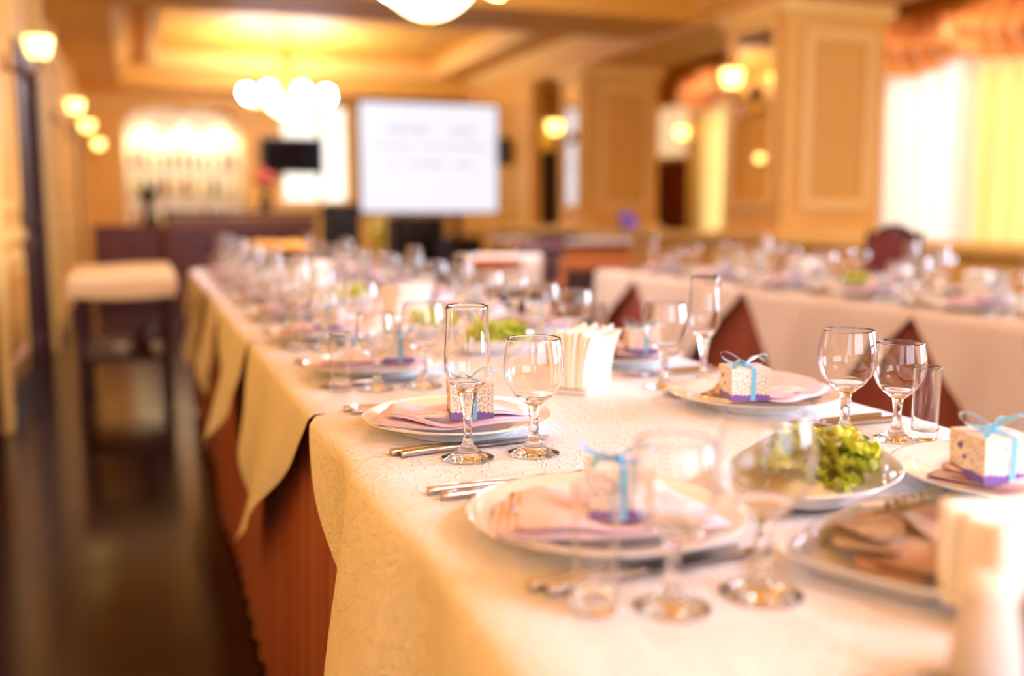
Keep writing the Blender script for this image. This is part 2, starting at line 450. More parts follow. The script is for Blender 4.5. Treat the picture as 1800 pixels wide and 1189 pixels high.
m = MB().bevbox(X0 - .14, X0 - .04, -2.64, -.66, .82, .88, .006).bevbox(X0 - .14, X0 - .04, -2.64, -.66, 2.42, 2.48, .006)
for a in (-2.6, -1.68, -.76): m.bevbox(X0 - .14, X0 - .04, a, a + .06, .88, 2.42, .006)
obj('window_frame', m.mesh('window_frame', M['trim'], False), w)
for a in (-2.54, -1.62): obj('pane', MB().box(X0 - .1, X0 - .094, a, a + .86, .88, 2.42).mesh('pane', M['pane'], False), w)
w = obj('window_6', None); w['kind'] = 'structure'  # invented front-wall window behind the camera, opening for the frontal fill
m = MB()
for a in (-.3, .75, 1.8, 2.85): m.bevbox(a, a + .06, Y0 - .14, Y0 - .04, .9, 2.6, .006)
m.bevbox(-.3, 2.9, Y0 - .14, Y0 - .04, .86, .93, .006).bevbox(-.3, 2.9, Y0 - .14, Y0 - .04, 2.56, 2.64, .006)
obj('window_frame', m.mesh('window_frame', M['trim'], False), w)
for a in (-.24, .81, 1.86): obj('pane', MB().box(a, a + .99, Y0 - .1, Y0 - .094, .93, 2.56).mesh('pane', M['pane'], False), w)
# ceiling with coffers and dropped borders
COF = [(0.25, 3.75, -2.7, 1.5), (0.25, 3.75, 3.0, 6.9), (0.25, 3.75, 9.0, 13.1)]
m = MB().box(X0 - .3, X1 + .3, Y0 - .2, Y1 + .6, CZ, CZ + .15)
pierced(X0, 4.4, Y0, Y1, [(c[0], c[1], c[2], c[3]) for c in COF], lambda a, b, c, d: m.box(a, b, c, d, 2.85, CZ))
struct('ceiling', m.mesh('ceiling', M['ceil'], False))
k = 1
def trim(mb, mt='trim', smooth=False):
    global k
    o = struct('trim_%d' % k, mb.mesh('trim', M[mt], smooth)); k += 1; return o
trim(MB().box(X0, -0.15, Y0, Y1, 2.6, 2.85), 'ceil')                      # soffit along the left wall
trim(MB().box(-0.15, 4.4, 7.4, 8.35, 2.6, 2.85), 'ceil')                  # cross beam
trim(MB().box(-0.15, 4.4, 13.5, Y1, 2.6, 2.85), 'ceil')                   # soffit at the back wall
trim(MB().box(-0.15, 4.4, 1.85, 2.65, 2.6, 2.85), 'ceil')
trim(MB().box(4.4, 5.28, Y0, Y1, 2.56, CZ), 'wall')                       # long beam over the columns
for c in COF:                                                             # stepped moulding round each coffer
    m = MB()
    for i, (w, z) in enumerate(((0.10, 2.80), (0.05, 2.90))):
        m.box(c[0] - w, c[1] + w, c[2] - w, c[2] + .02, z, z + .06).box(c[0] - w, c[1] + w, c[3] - .02, c[3] + w, z, z + .06)
        m.box(c[0] - w, c[0] + .02, c[2] + .02, c[3] - .02, z, z + .06).box(c[1] - .02, c[1] + w, c[2] + .02, c[3] - .02, z, z + .06)
    trim(m)
m = MB()                                                                  # crown moulding on the beam
for i in range(3): m.box(4.4 - .10 + .03 * i, 4.4, Y0, Y1, 2.80 - .05 * i, 2.85 - .05 * i)
trim(m)
m = MB()
for i in range(3): m.box(-.15, -.15 + .10 - .03 * i, Y0, Y1, 2.80 - .05 * i, 2.85 - .05 * i)
trim(m)
bb = MB(); pts = [Y0] + [v for d in DL for v in (d[0] - .1, d[1] + .1)] + [Y1]
for a, b in zip(pts[::2], pts[1::2]): bb.box(X0, X0 + .018, a, b, 0, .11)
struct('baseboard_left', bb.mesh('baseboard', M['dwood'], False))

def frame(mb, u0, u1, z0, z1, w, put):
    """rectangular moulding: put(u0,u1,z0,z1) adds one bar"""
    put(u0, u1, z1 - w, z1); put(u0, u1, z0, z0 + w); put(u0, u0 + w, z0 + w, z1 - w); put(u1 - w, u1, z0 + w, z1 - w)

# left wall panels and dado
def wall_panel(a, b, z0, z1):
    m = MB(); frame(m, a, b, z0, z1, .05, lambda u0, u1, c, d: m.bevbox(X0, X0 + .025, u0, u1, c, d, .008)); return obj('panel_moulding', m.mesh('panel_moulding', M['trim'], False), wl)
for a, b in ((1.0, 3.7), (5.25, 6.55), (8.3, 9.3), (9.5, 11.6), (13.2, 14.3)):
    wall_panel(a + .06, b - .06, .22, .82); wall_panel(a + .06, b - .06, 1.05, 2.45)
    obj('dado_rail', MB().bevbox(X0, X0 + .035, a, b, .88, .95, .01).mesh('dado_rail', M['trim'], False), wl)
for a in (5.12, 8.10, 9.32, 11.62):                                        # flat pilasters
    obj('pilaster', MB().bevbox(X0, X0 + .06, a, a + .16, 0, 2.6, .01).mesh('pilaster', M['trim'], False), wl)
# doors in the left wall
for n, (a, b) in enumerate(DL, 1):
    d = obj('door_%d' % n, None); d['kind'] = 'structure'
    obj('door_leaf', MB().bevbox(X0 - .09, X0 - .04, a + .05, b - .05, .005, 1.97, .005).mesh('door_leaf', M['dwood'], False), d)
    for z0, z1 in ((.15, .85), (1.0, 1.85)):
        m = MB(); frame(m, a + .2, b - .2, z0, z1, .04, lambda u0, u1, c, e: m.bevbox(X0 - .04, X0 - .022, u0, u1, c, e, .006)); obj('door_panel', m.mesh('door_panel', M['dwood'], False), d)
    m = MB().bevbox(X0 - .1, X0 + .03, a - .06, a + .05, 0, 2.02, .01).bevbox(X0 - .1, X0 + .03, b - .05, b + .06, 0, 2.02, .01).bevbox(X0 - .1, X0 + .03, a - .06, b + .06, 1.97, 2.08, .01)
    obj('door_frame', m.mesh('door_frame', M['dwood'], False), d)
    obj('door_handle', MB().tube([(X0 - .04, b - .13, 1.0), (X0 + .02, b - .13, 1.0), (X0 + .02, b - .24, 1.0)], .009).mesh('door_handle', M['brass']), d)

# door with a lit transom in the back wall and in the right wall
d = obj('door_4', None); d['kind'] = 'structure'
a, b = DB
obj('door_leaf', MB().bevbox(a, b, Y1 + .06, Y1 + .1, 0.005, 1.95, .004).mesh('door_leaf', M['dwood'], False), d)
m = MB(); frame(m, a - .07, b + .07, -.01, 2.52, .07, lambda u0, u1, c, e: m.bevbox(u0, u1, Y1 - .03, Y1 + .02, max(c, 0), e, .006)); m.box(a, b, Y1 - .02, Y1 + .02, 1.95, 2.0)
obj('door_frame', m.mesh('door_frame', M['trim'], False), d)
obj('transom_pane', MB().box(a, b, Y1 + .08, Y1 + .085, 2.0, 2.45).mesh('pane', M['sheery'], False), d)
obj('door_handle', MB().lathe([(0, 0), (.02, .004), (.03, .02), (.02, .036), (0, .04)], 12).xf(Matrix.Translation((a + .28, Y1 + .06, 1.28)) @ Matrix.Rotation(PI / 2, 4, 'X')).mesh('door_handle', M['brass']), d)
d = obj('door_5', None); d['kind'] = 'structure'
a, b = DR
obj('door_leaf', MB().bevbox(X1 + .05, X1 + .09, a, b, 0.005, 1.76, .004).mesh('door_leaf', M['rwood'], False), d)
m = MB(); frame(m, a - .06, b + .06, -.01, 2.61, .06, lambda u0, u1, c, e: m.bevbox(X1 - .03, X1 + .02, u0, u1, max(c, 0), e, .006)); m.box(X1 - .02, X1 + .03, a, b, 1.76, 1.82)
obj('door_frame', m.mesh('door_frame', M['trim'], False), d)
obj('transom_pane', MB().box(X1 + .08, X1 + .085, a, b, 1.82, 2.55).mesh('pane', M['sheer'], False), d)

# ------------------------------------------------------------------ windows, sheers and valances of the right wall
for n, (a, b) in enumerate(WIN, 1):
    w = obj('window_%d' % n, None); w['kind'] = 'structure'
    m = MB(); frame(m, a - .05, b + .05, WZ0 - .05, WZ1 + .05, .09, lambda u0, u1, c, e: m.bevbox(X1 + .02, X1 + .12, u0, u1, c, e, .006))
    k3 = 3
    for i in range(1, k3): m.bevbox(X1 + .03, X1 + .11, a + (b - a) * i / k3 - .035, a + (b - a) * i / k3 + .035, WZ0, WZ1, .006)
    obj('window_frame', m.mesh('window_frame', M['trim'], False), w)
    for i in range(k3):
        p0, p1 = a + (b - a) * i / k3, a + (b - a) * (i + 1) / k3
        obj('pane', MB().box(X1 + .07, X1 + .076, p0 + .035, p1 - .035, WZ0 + .04, WZ1 - .04).mesh('pane', M['pane'], False), w)
    obj('window_sill', MB().bevbox(X1 - .18, X1 + .06, a - .1, b + .1, WZ0 - .05, WZ0 - .005, .01).mesh('window_sill', M['trim'], False), w)
WL = {1: 'window behind the camera', 2: 'window beyond the right edge', 3: 'large window behind the thick near column', 4: 'far window between the two columns'}
def sheer(y0, y1, z0, z1, x, mt, folds, amp, label, pull=0.0, group=None):
    def fn(u, v):
        y = y0 + (y1 - y0) * u; z = z1 + (z0 - z1) * v
        if pull: y = y + pull * (u) * max(0, (v - .15)) ** 1.2
        return (x + amp * math.sin(u * folds * 2 * PI) + .4 * amp * math.sin(u * folds * 5.3 + 3 * v), y, z)
    o = obj('sheer_curtain', MB().grid(fn, int(folds * 10), 10).mesh('sheer_curtain', mt)); return tag(o, label, 'curtain', group)
sheer(7.44, 8.5, .06, 2.62, X1 - .10, M['sheer'], 4, .05, 'bright white sheer curtain gathered beside the thick near column', pull=-.12)
sheer(7.10, 7.36, .06, 2.62, X1 - .10, M['sheer'], 2, .05, 'narrow white sheer curtain hanging in the middle of the large window')
sheer(5.0, 7.08, .06, 2.62, X1 - .10, M['sheery'], 8, .05, 'yellow-gold curtain at the right edge of the large window')
sheer(9.2, 11.95, .06, 2.62, X1 - .10, M['sheery'], 14, .04, 'pale yellow sheer curtain in the far window between the columns')
def valance(y0, y1, swags, label):
    def fn(u, v):
        s = u * swags; f = s - math.floor(s); drop = .42 + .14 * math.sin(PI * f)
        z = 2.86 - drop * v - .035 * math.sin(v * 14 + f * 5) * v
        x = X1 - .24 - .10 * math.sin(PI * v) - .045 * math.sin(u * swags * 34) * (.4 + .6 * (1 - v)) - .03 * math.sin(v * 11 + 5 * f) 
        return (x, y0 + (y1 - y0) * u, z)
    t = thing('valance', label, 'valance', (0, 0, 0))
    obj('swag', MB().grid(fn, int(swags * 60), 16).mesh('swag', M['valance']), t)
    obj('pelmet_board', MB().bevbox(X1 - .22, X1, y0, y1, 2.86, 2.9, .006).mesh('pelmet_board', M['trim'], False), t)
    tv = MB(); tv.tube([(X1 - .26, y0 + (y1 - y0) * i / 60, 2.86 - .42 - .14 * abs(math.sin(PI * swags * i / 60)) - .01) for i in range(61)], .014, 6)
    obj('fringe', tv.mesh('fringe', M['cloth2']), t)
valance(4.8, 8.5, 3, 'copper satin swag valance over the large window beside the thick column')
valance(9.1, 12.05, 3, 'copper satin swag valance over the far window between the columns')

# back wall window with curtains
w = obj('window_5', None); w['kind'] = 'structure'
m = MB(); frame(m, WB[0] - .05, WB[1] + .05, WB[2] - .05, WB[3] + .05, .08, lambda u0, u1, c, e: m.bevbox(u0, u1, Y1 + .04, Y1 + .12, c, e, .006)); m.bevbox(2.42, 2.48, Y1 + .05, Y1 + .11, WB[2], WB[3], .006)
obj('window_frame', m.mesh('window_frame', M['trim'], False), w)
obj('pane', MB().box(WB[0], 2.42, Y1 + .07, Y1 + .076, WB[2], WB[3]).mesh('pane', M['pane'], False), w)
obj('pane', MB().box(2.48, WB[1], Y1 + .07, Y1 + .076, WB[2], WB[3]).mesh('pane', M['pane'], False), w)
def csheer(x0, x1, z0, z1, y, mt, folds, amp, label):
    fn = lambda u, v: (x0 + (x1 - x0) * u, y + amp * math.sin(u * folds * 2 * PI), z1 + (z0 - z1) * v)
    tag(obj('sheer_curtain', MB().grid(fn, int(folds * 10), 4).mesh('sheer_curtain', mt)), label, 'curtain')
csheer(2.78, 3.12, 1.0, 2.58, Y1 - .07, M['curtain'], 4, .03, 'yellow curtain in the back window beside the projection screen')

# ------------------------------------------------------------------ columns, partition, sconces
COLS = [(6.21, 6.98, 'thick cream panelled column nearest the camera'), (9.69, 10.30, 'cream panelled column in the middle, next to the projection screen'), (13.2, 13.8, 'farthest cream column beside the back wall')]
CX0, CX1 = 4.4, 5.28
for i, (a, b, lab) in enumerate(COLS):
    t = thing('column', lab, 'column', ((CX0 + CX1) / 2, (a + b) / 2, 0), 0, 'panelled columns along the partition')
    ox, oy = (CX0 + CX1) / 2, (a + b) / 2
    def P(name, mb, mt): return obj(name, mb.move(-ox, -oy, 0).mesh(name, M[mt], False), t)
    P('shaft', MB().box(CX0, CX1, a, b, 0, 2.56), 'wall')
    P('capital', MB().bevbox(CX0 - .06, CX1 + .06, a - .06, b + .06, 2.46, 2.56, .02), 'trim')
    P('base_plinth', MB().bevbox(CX0 - .03, CX1 + .03, a - .03, b + .03, 0, .14, .01), 'trim')
    P('chair_rail', MB().bevbox(CX0 - .05, CX1 + .05, a - .05, b + .05, .82, .90, .02), 'trim')
    m = MB(); frame(m, CX0 + .16, CX1 - .1, 1.06, 2.36, .07, lambda u0, u1, c, e: m.bevbox(u0, u1, a - .028, a, c, e, .012)); P('panel_moulding', m, 'trim')
    P('panel', MB().box(CX0 + .23, CX1 - .17, a - .006, a, 1.13, 2.29), 'panel')
    m = MB(); frame(m, a + .07, b - .07, 1.06, 2.45, .06, lambda u0, u1, c, e: m.bevbox(CX0 - .028, CX0, u0, u1, c, e, .012)); P('mirror_frame', m, 'trim')
    P('mirror', MB().box(CX0 - .008, CX0, a + .13, b - .18, 1.12, 2.39), 'mirror')
t = thing('low_partition', 'low cream partition wall with a pale ledge running between the columns', 'partition', (4.55, 8, 0))
segs = [(1.5, 6.16), (7.03, 9.64), (10.35, 13.15)]
for a, b in segs:
    obj('wall_section', MB().box(-.12, .12, a - 8, b - 8, 0, .80).mesh('wall_section', M['wall'], False), t)
    obj('ledge', MB().bevbox(-.2, .2, a - 8, b - 8, .80, .87, .015).mesh('ledge', M['trim'], False), t)

# wall sconce
shade = MB().lathe([(0, 0), (.035, .0), (.052, .02), (.062, .06), (.070, .10), (.068, .102), (.058, .06), (.046, .022), (0, .01)], 20).mesh('shade', M['lampshade'])
arm = MB().tube(crom([(0, 0, 0), (.06, 0, -.05), (.13, 0, -.06), (.17, 0, -.02), (.17, 0, .02)], 5), .010, 8).mesh('arm', M['bronze'])
plate_ = MB().lathe([(0, .03), (.03, .028), (.05, .012), (.055, 0)], 16).xf(Matrix.Rotation(PI / 2, 4, 'Y')).mesh('wall_plate', M['bronze'])
cup = MB().lathe([(0, -.02), (.018, -.018), (.028, 0), (.036, .008), (0, .006)], 14).mesh('cup', M['brass'])
SCONCE = Proto('wall_sconce', 'lamp', [('wall_plate', plate_), ('arm', arm), ('cup', cup, (.17, 0, .02)), ('shade', shade, (.17, 0, .025))])
for i, (y, lab) in enumerate(((5.66, 'lit wall sconce nearest the camera on the left wall'), (8.75, 'second lit wall sconce from the camera on the left wall'), (10.7, 'third lit wall sconce from the camera on the left wall'), (13.6, 'farthest lit wall sconce on the left wall'))):
    SCONCE.spawn(lab, (X0 + (.06 if i < 2 else 0.06), y, 1.79), 0, 'lit wall sconces', scale=1.0)
SCONCE.spawn('lit sconce on the mirror of the thick near column', (CX0 - .008, 6.55, 1.93), PI, 'lit wall sconces', scale=1.25)
SCONCE.spawn('lit sconce on the mirror of the middle column beside the screen', (CX0 - .008, 9.95, 1.83), PI, 'lit wall sconces', scale=1.25)
SCONCE.spawn('lit sconce on the window wall right of the middle column', (X1, 12.15, 2.0), PI, 'lit wall sconces', scale=1.3)

# chandeliers
gl = MB().lathe(crom([(0, -.055), (.04, -.045), (.062, 0), (.055, .04), (.035, .062), (0, .066)], 3), 16).mesh('globe', M['globe'])
def chandelier(x, y, label, zr=2.235, sc=1.0):
    t = thing('chandelier', label, 'chandelier', (x, y, zr), 0.2, 'chandeliers with ring of globes and alabaster bowl'); t.scale = (sc,) * 3; top = (CZ - zr) / sc
    obj('alabaster_bowl', MB().lathe(crom([(0, -.22), (.08, -.205), (.17, -.15), (.235, -.07), (.25, -.03), (.235, -.028), (.16, -.13), (0, -.2)], 3), 32).mesh('alabaster_bowl', M['bowl']), t)
    obj('finial', MB().lathe([(0, -.25), (.012, -.245), (.018, -.23), (.01, -.215), (0, -.215)], 12).mesh('finial', M['brass']), t)
    obj('ring', MB().lathe([(.25, -.035), (.262, -.03), (.262, -.01), (.25, -.005), (.244, -.02), (.25, -.035)], 32).mesh('ring', M['brass']), t)
    for i in range(8):
        a = 2 * PI * i / 8; c, s = math.cos(a), math.sin(a)
        am = obj('arm', MB().tube(crom([(.255 * c, .255 * s, -.02), (.33 * c, .33 * s, -.075), (.41 * c, .41 * s, -.08), (.43 * c, .43 * s, -.045)], 4), .009, 6).mesh('arm', M['brass']), t)
        obj('globe', gl, am, (.43 * c, .43 * s, 0.005))
    for i in range(3):
        a = 2 * PI * i / 3 + .4
        obj('chain', MB().tube([(.25 * math.cos(a), .25 * math.sin(a), -.01), (.02 * math.cos(a), .02 * math.sin(a), .42)], .015, 6).mesh('chain', M['brass']), t)
    obj('stem', MB().lathe([(0, .38), (.03, .40), (.04, .44), (.02, .48), (.012, .52), (.012, top - .05), (.05, top - .03), (.06, top), (0, top)], 14).mesh('stem', M['brass']), t)
chandelier(1.675, 12.0, 'lit chandelier with a ring of globes left of the screen', 2.37, 1.116)
chandelier(1.37, 4.85, 'large lit chandelier with alabaster bowl at the top edge', 2.20)
chandelier(1.6, -0.9, 'lit chandelier over the table behind the camera', 2.20)

# unseen downlights added over the window aisle to brighten the valances
for i, y in enumerate((5.4, 6.9, 8.3, 10.0, 11.4)):
    t = thing('fill_downlight', 'added unseen downlight over the window aisle, %s from the camera' % ORD[i], 'fill_downlight', (6.15, y, CZ), 0, 'added aisle downlights')
    obj('trim_ring', MB().lathe([(.05, 0), (.065, -.004), (.062, -.012), (.05, -.008)], 18).mesh('trim_ring', M['brass']), t)
    obj('lamp', MB().lathe([(.05, -.004), (.03, -.006), (0, -.006)], 14).mesh('lamp', M['bowl']), t)
    l = bpy.data.lights.new('valance_fill_spot', 'SPOT'); l.energy = 75; l.color = (1, .82, .56); l.spot_size = 2.2; l.spot_blend = .5; l.shadow_soft_size = .05
    o = bpy.data.objects.new('valance_fill_spot', l); COL.objects.link(o); o.location = (6.15, y, CZ - .02); o.rotation_euler = (0, math.radians(-22), 0)

# ------------------------------------------------------------------ far end of the hall: bar, niche, television, screen
t = thing('bar_counter', 'dark red wooden bar counter in front of the lit niche', 'bar', (1.06, 11.5, 0))
obj('counter_body', MB().box(-.78, .82, 0, .5, .02, .98).mesh('counter_body', M['rwood'], False), t)
obj('counter_top', MB().bevbox(-.83, .87, -.12, .55, 1.0, 1.05, .012).mesh('counter_top', M['dwood'], False), t)
obj('upper_band', MB().bevbox(-.79, .83, -.02, .02, .86, .98, .006).mesh('upper_band', M['owood'], False), t)
for i in range(4): obj('front_panel', MB().bevbox(-.74 + .4 * i, -.40 + .4 * i, -.015, .01, .1, .8, .01).mesh('front_panel', M['rwood'], False), t)
t = thing('back_cabinet', 'low reddish wooden cabinet at the left end of the bar', 'cabinet', (-.08, 12.2, 0))
obj('cabinet_body', MB().bevbox(-.42, .36, 0, .45, .01, .84, .005).mesh('cabinet_body', M['rwood'], False), t)
obj('cabinet_top', MB().bevbox(-.44, .38, -.03, .47, .84, .88, .008).mesh('cabinet_top', M['rwood'], False), t)
for i in range(2):
    d = obj('cabinet_door', MB().bevbox(-.40 + .38 * i, -.04 + .38 * i, -.02, .005, .05, .8, .008).mesh('cabinet_door', M['rwood'], False), t)
    obj('knob', MB().lathe([(0, 0), (.012, .005), (.012, .018), (0, .022)], 10).xf(Matrix.Translation((-.06 + .06 * i, -.02, .5)) @ Matrix.Rotation(PI / 2, 4, 'X')).mesh('knob', M['brass']), d)
t = thing('coffee_grinder', 'dark coffee grinder with a wide hopper on the low cabinet', 'coffee grinder', (.10, 12.35, .88))
obj('grinder_base', MB().bevbox(-.07, .07, -.09, .09, 0, .05, .01).mesh('grinder_base', M['black'], False), t)
obj('grinder_body', MB().lathe([(.0, .05), (.055, .05), (.05, .2), (.045, .24), (0, .24)], 16).mesh('grinder_body', M['black']), t)
obj('hopper', MB().lathe([(0, .24), (.045, .24), (.10, .40), (.10, .42), (0, .43)], 16).mesh('hopper', M['black']), t)
# flowers on the bar
t = thing('flower_vase', 'dark vase with red orange flowers on the bar counter', 'flowers', (1.36, 11.75, 1.05))
obj('vase', MB().lathe(crom([(0, 0), (.05, .0), (.07, .06), (.05, .14), (.035, .18), (.045, .2), (0, .18)], 3), 16).mesh('vase', M['dwood']), t)
for i in range(7):
    a = i * 2.4; r = .03 + .012 * i; z = .33 + .05 * math.sin(i * 1.7) + (.06 if i < 3 else 0)
    o = obj('flower', MB().lathe(crom([(0, -.04), (.03, -.03), (.055, 0), (.05, .02), (.02, .03), (0, .015)], 3), 10, (r * math.cos(a), r * math.sin(a), z)).mesh('flower', M['red']), t)
    obj('stalk', MB().tube([(0, 0, .15), (r * math.cos(a), r * math.sin(a), z - .03)], .004, 5).mesh('stalk', M['herb']), o)
# niche shelves and bottles
for i, z in enumerate((1.22, 1.60)):
    tag(obj('glass_shelf', MB().bevbox(NX0 + .02, NX1 - .02, Y1 + .24, Y1 + .47, z, z + .03, .005).mesh('glass_shelf', M['shelfglass'], False)), ['lower', 'upper'][i] + ' bottle shelf inside the lit arched niche', 'shelf')
BP = []
for mt, sc in (('bottleg', 1.0), ('bottlea', .92), ('bottlec', 1.05)):
    body = MB().lathe(crom([(0, 0), (.036, 0), (.038, .02), (.038, .17), (.03, .205), (.014, .23), (.013, .28)], 3), 14).mesh('bottle_body', M[mt])
    capm = MB().lathe([(.0145, .27), (.016, .272), (.016, .305), (0, .307)], 10).mesh('bottle_cap', M['brass'])
    BP.append(Proto('bottle', 'bottle', [('bottle_body', body), ('bottle_cap', capm)]))
for zi, z in enumerate((NZ0, 1.25, 1.63)):
    n = 11
    for i in range(n):
        rr = random.Random(zi * 20 + i)
        BP[rr.randrange(3)].spawn('%s bottle from the left on the %s level of the lit arched niche' % (['first'] + ORD[1:] and (['first'] + ORD[1:])[i], ['bottom', 'middle', 'top'][zi]), (NX0 + .12 + (NX1 - NX0 - .24) * i / (n - 1), Y1 + .36, z), 0, 'bottles in the niche', scale=rr.uniform(.82, 1.12))
for i, x in enumerate((.13, .62, 1.10)):
    t = thing('spotlight', ['left', 'middle', 'right'][i] + ' lit spotlight at the top of the arched niche', 'spotlight', (x, Y1 + .27, NZ1), 0, 'niche spotlights')
    obj('housing', MB().lathe([(.05, 0), (.055, -.01), (.052, -.035), (.044, -.035), (.044, -.008)], 16).mesh('housing', M['brass']), t)
    obj('lamp', MB().lathe([(.043, -.02), (.03, -.028), (0, -.03)], 14).mesh('lamp', M['spot']), t)
    l = bpy.data.lights.new('niche_spot', 'SPOT'); l.energy = 30; l.color = (1, .88, .66); l.spot_size = 1.9; l.spot_blend = .6; l.shadow_soft_size = .04
    o = bpy.data.objects.new('niche_spot', l); COL.objects.link(o); o.location = (x, Y1 + .27, NZ1 - .05); o.parent = None
# wall television
t = thing('television', 'black flat television hanging in front of the back window', 'television', (2.03, Y1 - .16, 1.81))
obj('bezel', MB().bevbox(-.43, .43, -.03, .03, -.25, .25, .01).mesh('bezel', M['black'], False), t)
obj('tv_screen', MB().box(-.405, .405, -.034, -.03, -.225, .225).mesh('tv_screen', M['tvglass'], False), t)
obj('wall_bracket', MB().box(-.40, -.20, .03, .162, -.06, .06).mesh('wall_bracket', M['blackm'], False), t)
# projection screen on a stand
t = thing('projection_screen', 'bright white projection screen with faint grey lines of text', 'screen', (3.385, 12.0, 0))
sx0, sx1, sz0, sz1 = -.87, .87, 1.035, 2.345
obj('screen_sheet', MB().box(sx0, sx1, 0, .02, sz0, sz1).mesh('screen_sheet', M['screen'], False), t)
m = MB(); frame(m, sx0 - .03, sx1 + .03, sz0 - .03, sz1 + .03, .03, lambda u0, u1, c, e: m.bevbox(u0, u1, -.012, .035, c, e, .004)); obj('screen_frame', m.mesh('screen_frame', M['black'], False), t)
def textrow(zc, h, spans):
    r = random.Random(int(zc * 1000))
    for a, b in spans:
        x = a; m = MB()
        while x < b:
            w = r.uniform(.012, .02); hh = h * r.choice((.7, .7, 1.0)); m.box(x, x + w, -.003, 0, zc - h / 2, zc - h / 2 + hh); x += w + r.uniform(.004, .014)
        obj('text_word', m.mesh('text_word', M['screentext'], False), t)
px = lambda p: sx0 + (p - 630) / 245 * (sx1 - sx0)
pz = lambda q: sz1 - (q - 178) / 195 * (sz1 - sz0)
textrow(pz(224), .075, [(px(676), px(750)), (px(785), px(832))])
textrow(pz(253), .05, [(px(652), px(720)), (px(735), px(852))])
textrow(pz(285), .06, [(px(680), px(690)), (px(712), px(775)), (px(795), px(832))])
obj('stand_leg', MB().bevbox(-.36, -.30, -.02, .04, .0, sz0, .006).mesh('stand_leg', M['black'], False), t)
obj('stand_leg', MB().bevbox(.30, .36, -.02, .04, .0, sz0, .006).mesh('stand_leg', M['black'], False), t)
obj('stand_foot', MB().bevbox(-.37, -.29, -.10, .14, 0, .04, .01).mesh('stand_foot', M['black'], False), t)
obj('stand_foot', MB().bevbox(.29, .37, -.10, .14, 0, .04, .01).mesh('stand_foot', M['black'], False), t)
def speaker(name, label, loc, w, d, h, rot=0):
    t = thing(name, label, 'loudspeaker', loc, rot)
    obj('cabinet', MB().bevbox(-w / 2, w / 2, -d / 2, d / 2, 0, h, .012).mesh('cabinet', M['blackm'], False), t)
    obj('grille', MB().bevbox(-w / 2 + .02, w / 2 - .02, -d / 2 - .015, -d / 2 + .002, .03, h - .03, .006).mesh('grille', M['black'], False), t)
    obj('woofer', MB().lathe([(w * .32, .02), (w * .34, .01), (w * .3, 0), (0, .012)], 20).xf(Matrix.Translation((0, -d / 2 - .012, h * .35)) @ Matrix.Rotation(PI / 2, 4, 'X')).mesh('woofer', M['blackm']), t)
    obj('tweeter', MB().lathe([(w * .14, .02), (w * .15, .01), (w * .1, 0), (0, .012)], 16).xf(Matrix.Translation((0, -d / 2 - .012, h * .75)) @ Matrix.Rotation(PI / 2, 4, 'X')).mesh('tweeter', M['blackm']), t)
speaker('loudspeaker', 'large black floor loudspeaker under the middle of the projection screen', (3.30, 12.45, 0), .66, .42, .98)
speaker('loudspeaker', 'black loudspeaker standing on the floor right below the projection screen', (3.62, 11.6, 0), .46, .38, .74, .2)
speaker('loudspeaker', 'tall black loudspeaker between the bar and the projection screen', (2.05, 10.9, 0), .36, .36, 1.12)
t = thing('wall_loudspeaker', 'small black wall loudspeaker right of the projection screen', 'loudspeaker', (4.28, 11.86, 1.62))
obj('cabinet', MB().bevbox(-.06, .06, -.08, .08, 0, .34, .015).mesh('cabinet', M['blackm'], False), t)
obj('grille', MB().bevbox(-.05, .05, -.095, -.075, .02, .32, .006).mesh('grille', M['black'], False), t)
obj('bracket', MB().box(.05, .13, -.02, .02, .15, .19).mesh('bracket', M['black'], False), t)
# side wall piece that carries the speaker, right of the screen
struct('wall_partition', MB().box(4.4, 4.52, 11.2, 13.2, .87, 2.56).mesh('wall_partition', M['wall'], False))
# yellow green plant left under the screen
t = thing('potted_plant', 'yellow green leafy plant under the left corner of the screen', 'plant', (2.66, 11.75, 0))
obj('pot', MB().lathe([(0, 0), (.09, 0), (.12, .22), (.125, .24), (.105, .24), (0, .2)], 18).mesh('pot', M['dwood']), t)
obj('stem', MB().tube([(0, 0, .2), (.01, .01, .62)], .012, 6).mesh('stem', M['herb']), t)
for i in range(12):
    a = i * 2.39; L = .22 + .05 * math.sin(i)
    def lf(u, v, a=a, L=L, i=i):
        r = u * L * .55; z = .55 + .03 * i + L * .8 * math.sin(u * 1.9) * .7; w = .06 * math.sin(PI * min(1, u * .95 + .03)) * (v - .5) * 2
        return (r * math.cos(a) - w * math.sin(a), r * math.sin(a) + w * math.cos(a), z - .3 * u * u * L)
    obj('leaf', MB().grid(lf, 6, 2).mesh('leaf', M['leafy']), t)
# violet tablet on the ledge and side table with laptop
t = thing('tablet', 'violet lit tablet propped on the partition ledge', 'tablet', (4.5, 8.75, .87), .5)
bk = Matrix.Rotation(-.5, 4, 'X')
obj('tablet_case', MB().bevbox(-.13, .13, -.006, .006, 0, .19, .004).xf(bk).mesh('tablet_case', M['black'], False), t)
obj('tablet_display', MB().box(-.12, .12, -.0075, -.006, .01, .18).xf(bk).mesh('tablet_display', M['laptop'], False), t)
obj('tablet_stand', MB().box(-.04, .04, 0, .008, 0, .13).xf(Matrix.Translation((0, .12, .0)) @ Matrix.Rotation(.45, 4, 'X')).mesh('tablet_stand', M['black'], False), t)
t = thing('side_desk', 'orange wooden desk with a white top behind the dark chairs', 'desk', (3.15, 7.35, 0))
obj('desk_top', MB().bevbox(-.5, .5, -.3, .3, .80, .84, .008).mesh('desk_top', M['plasticw'], False), t)
obj('modesty_panel', MB().box(-.44, .44, -.24, -.22, .3, .8).mesh('modesty_panel', M['owood'], False), t)
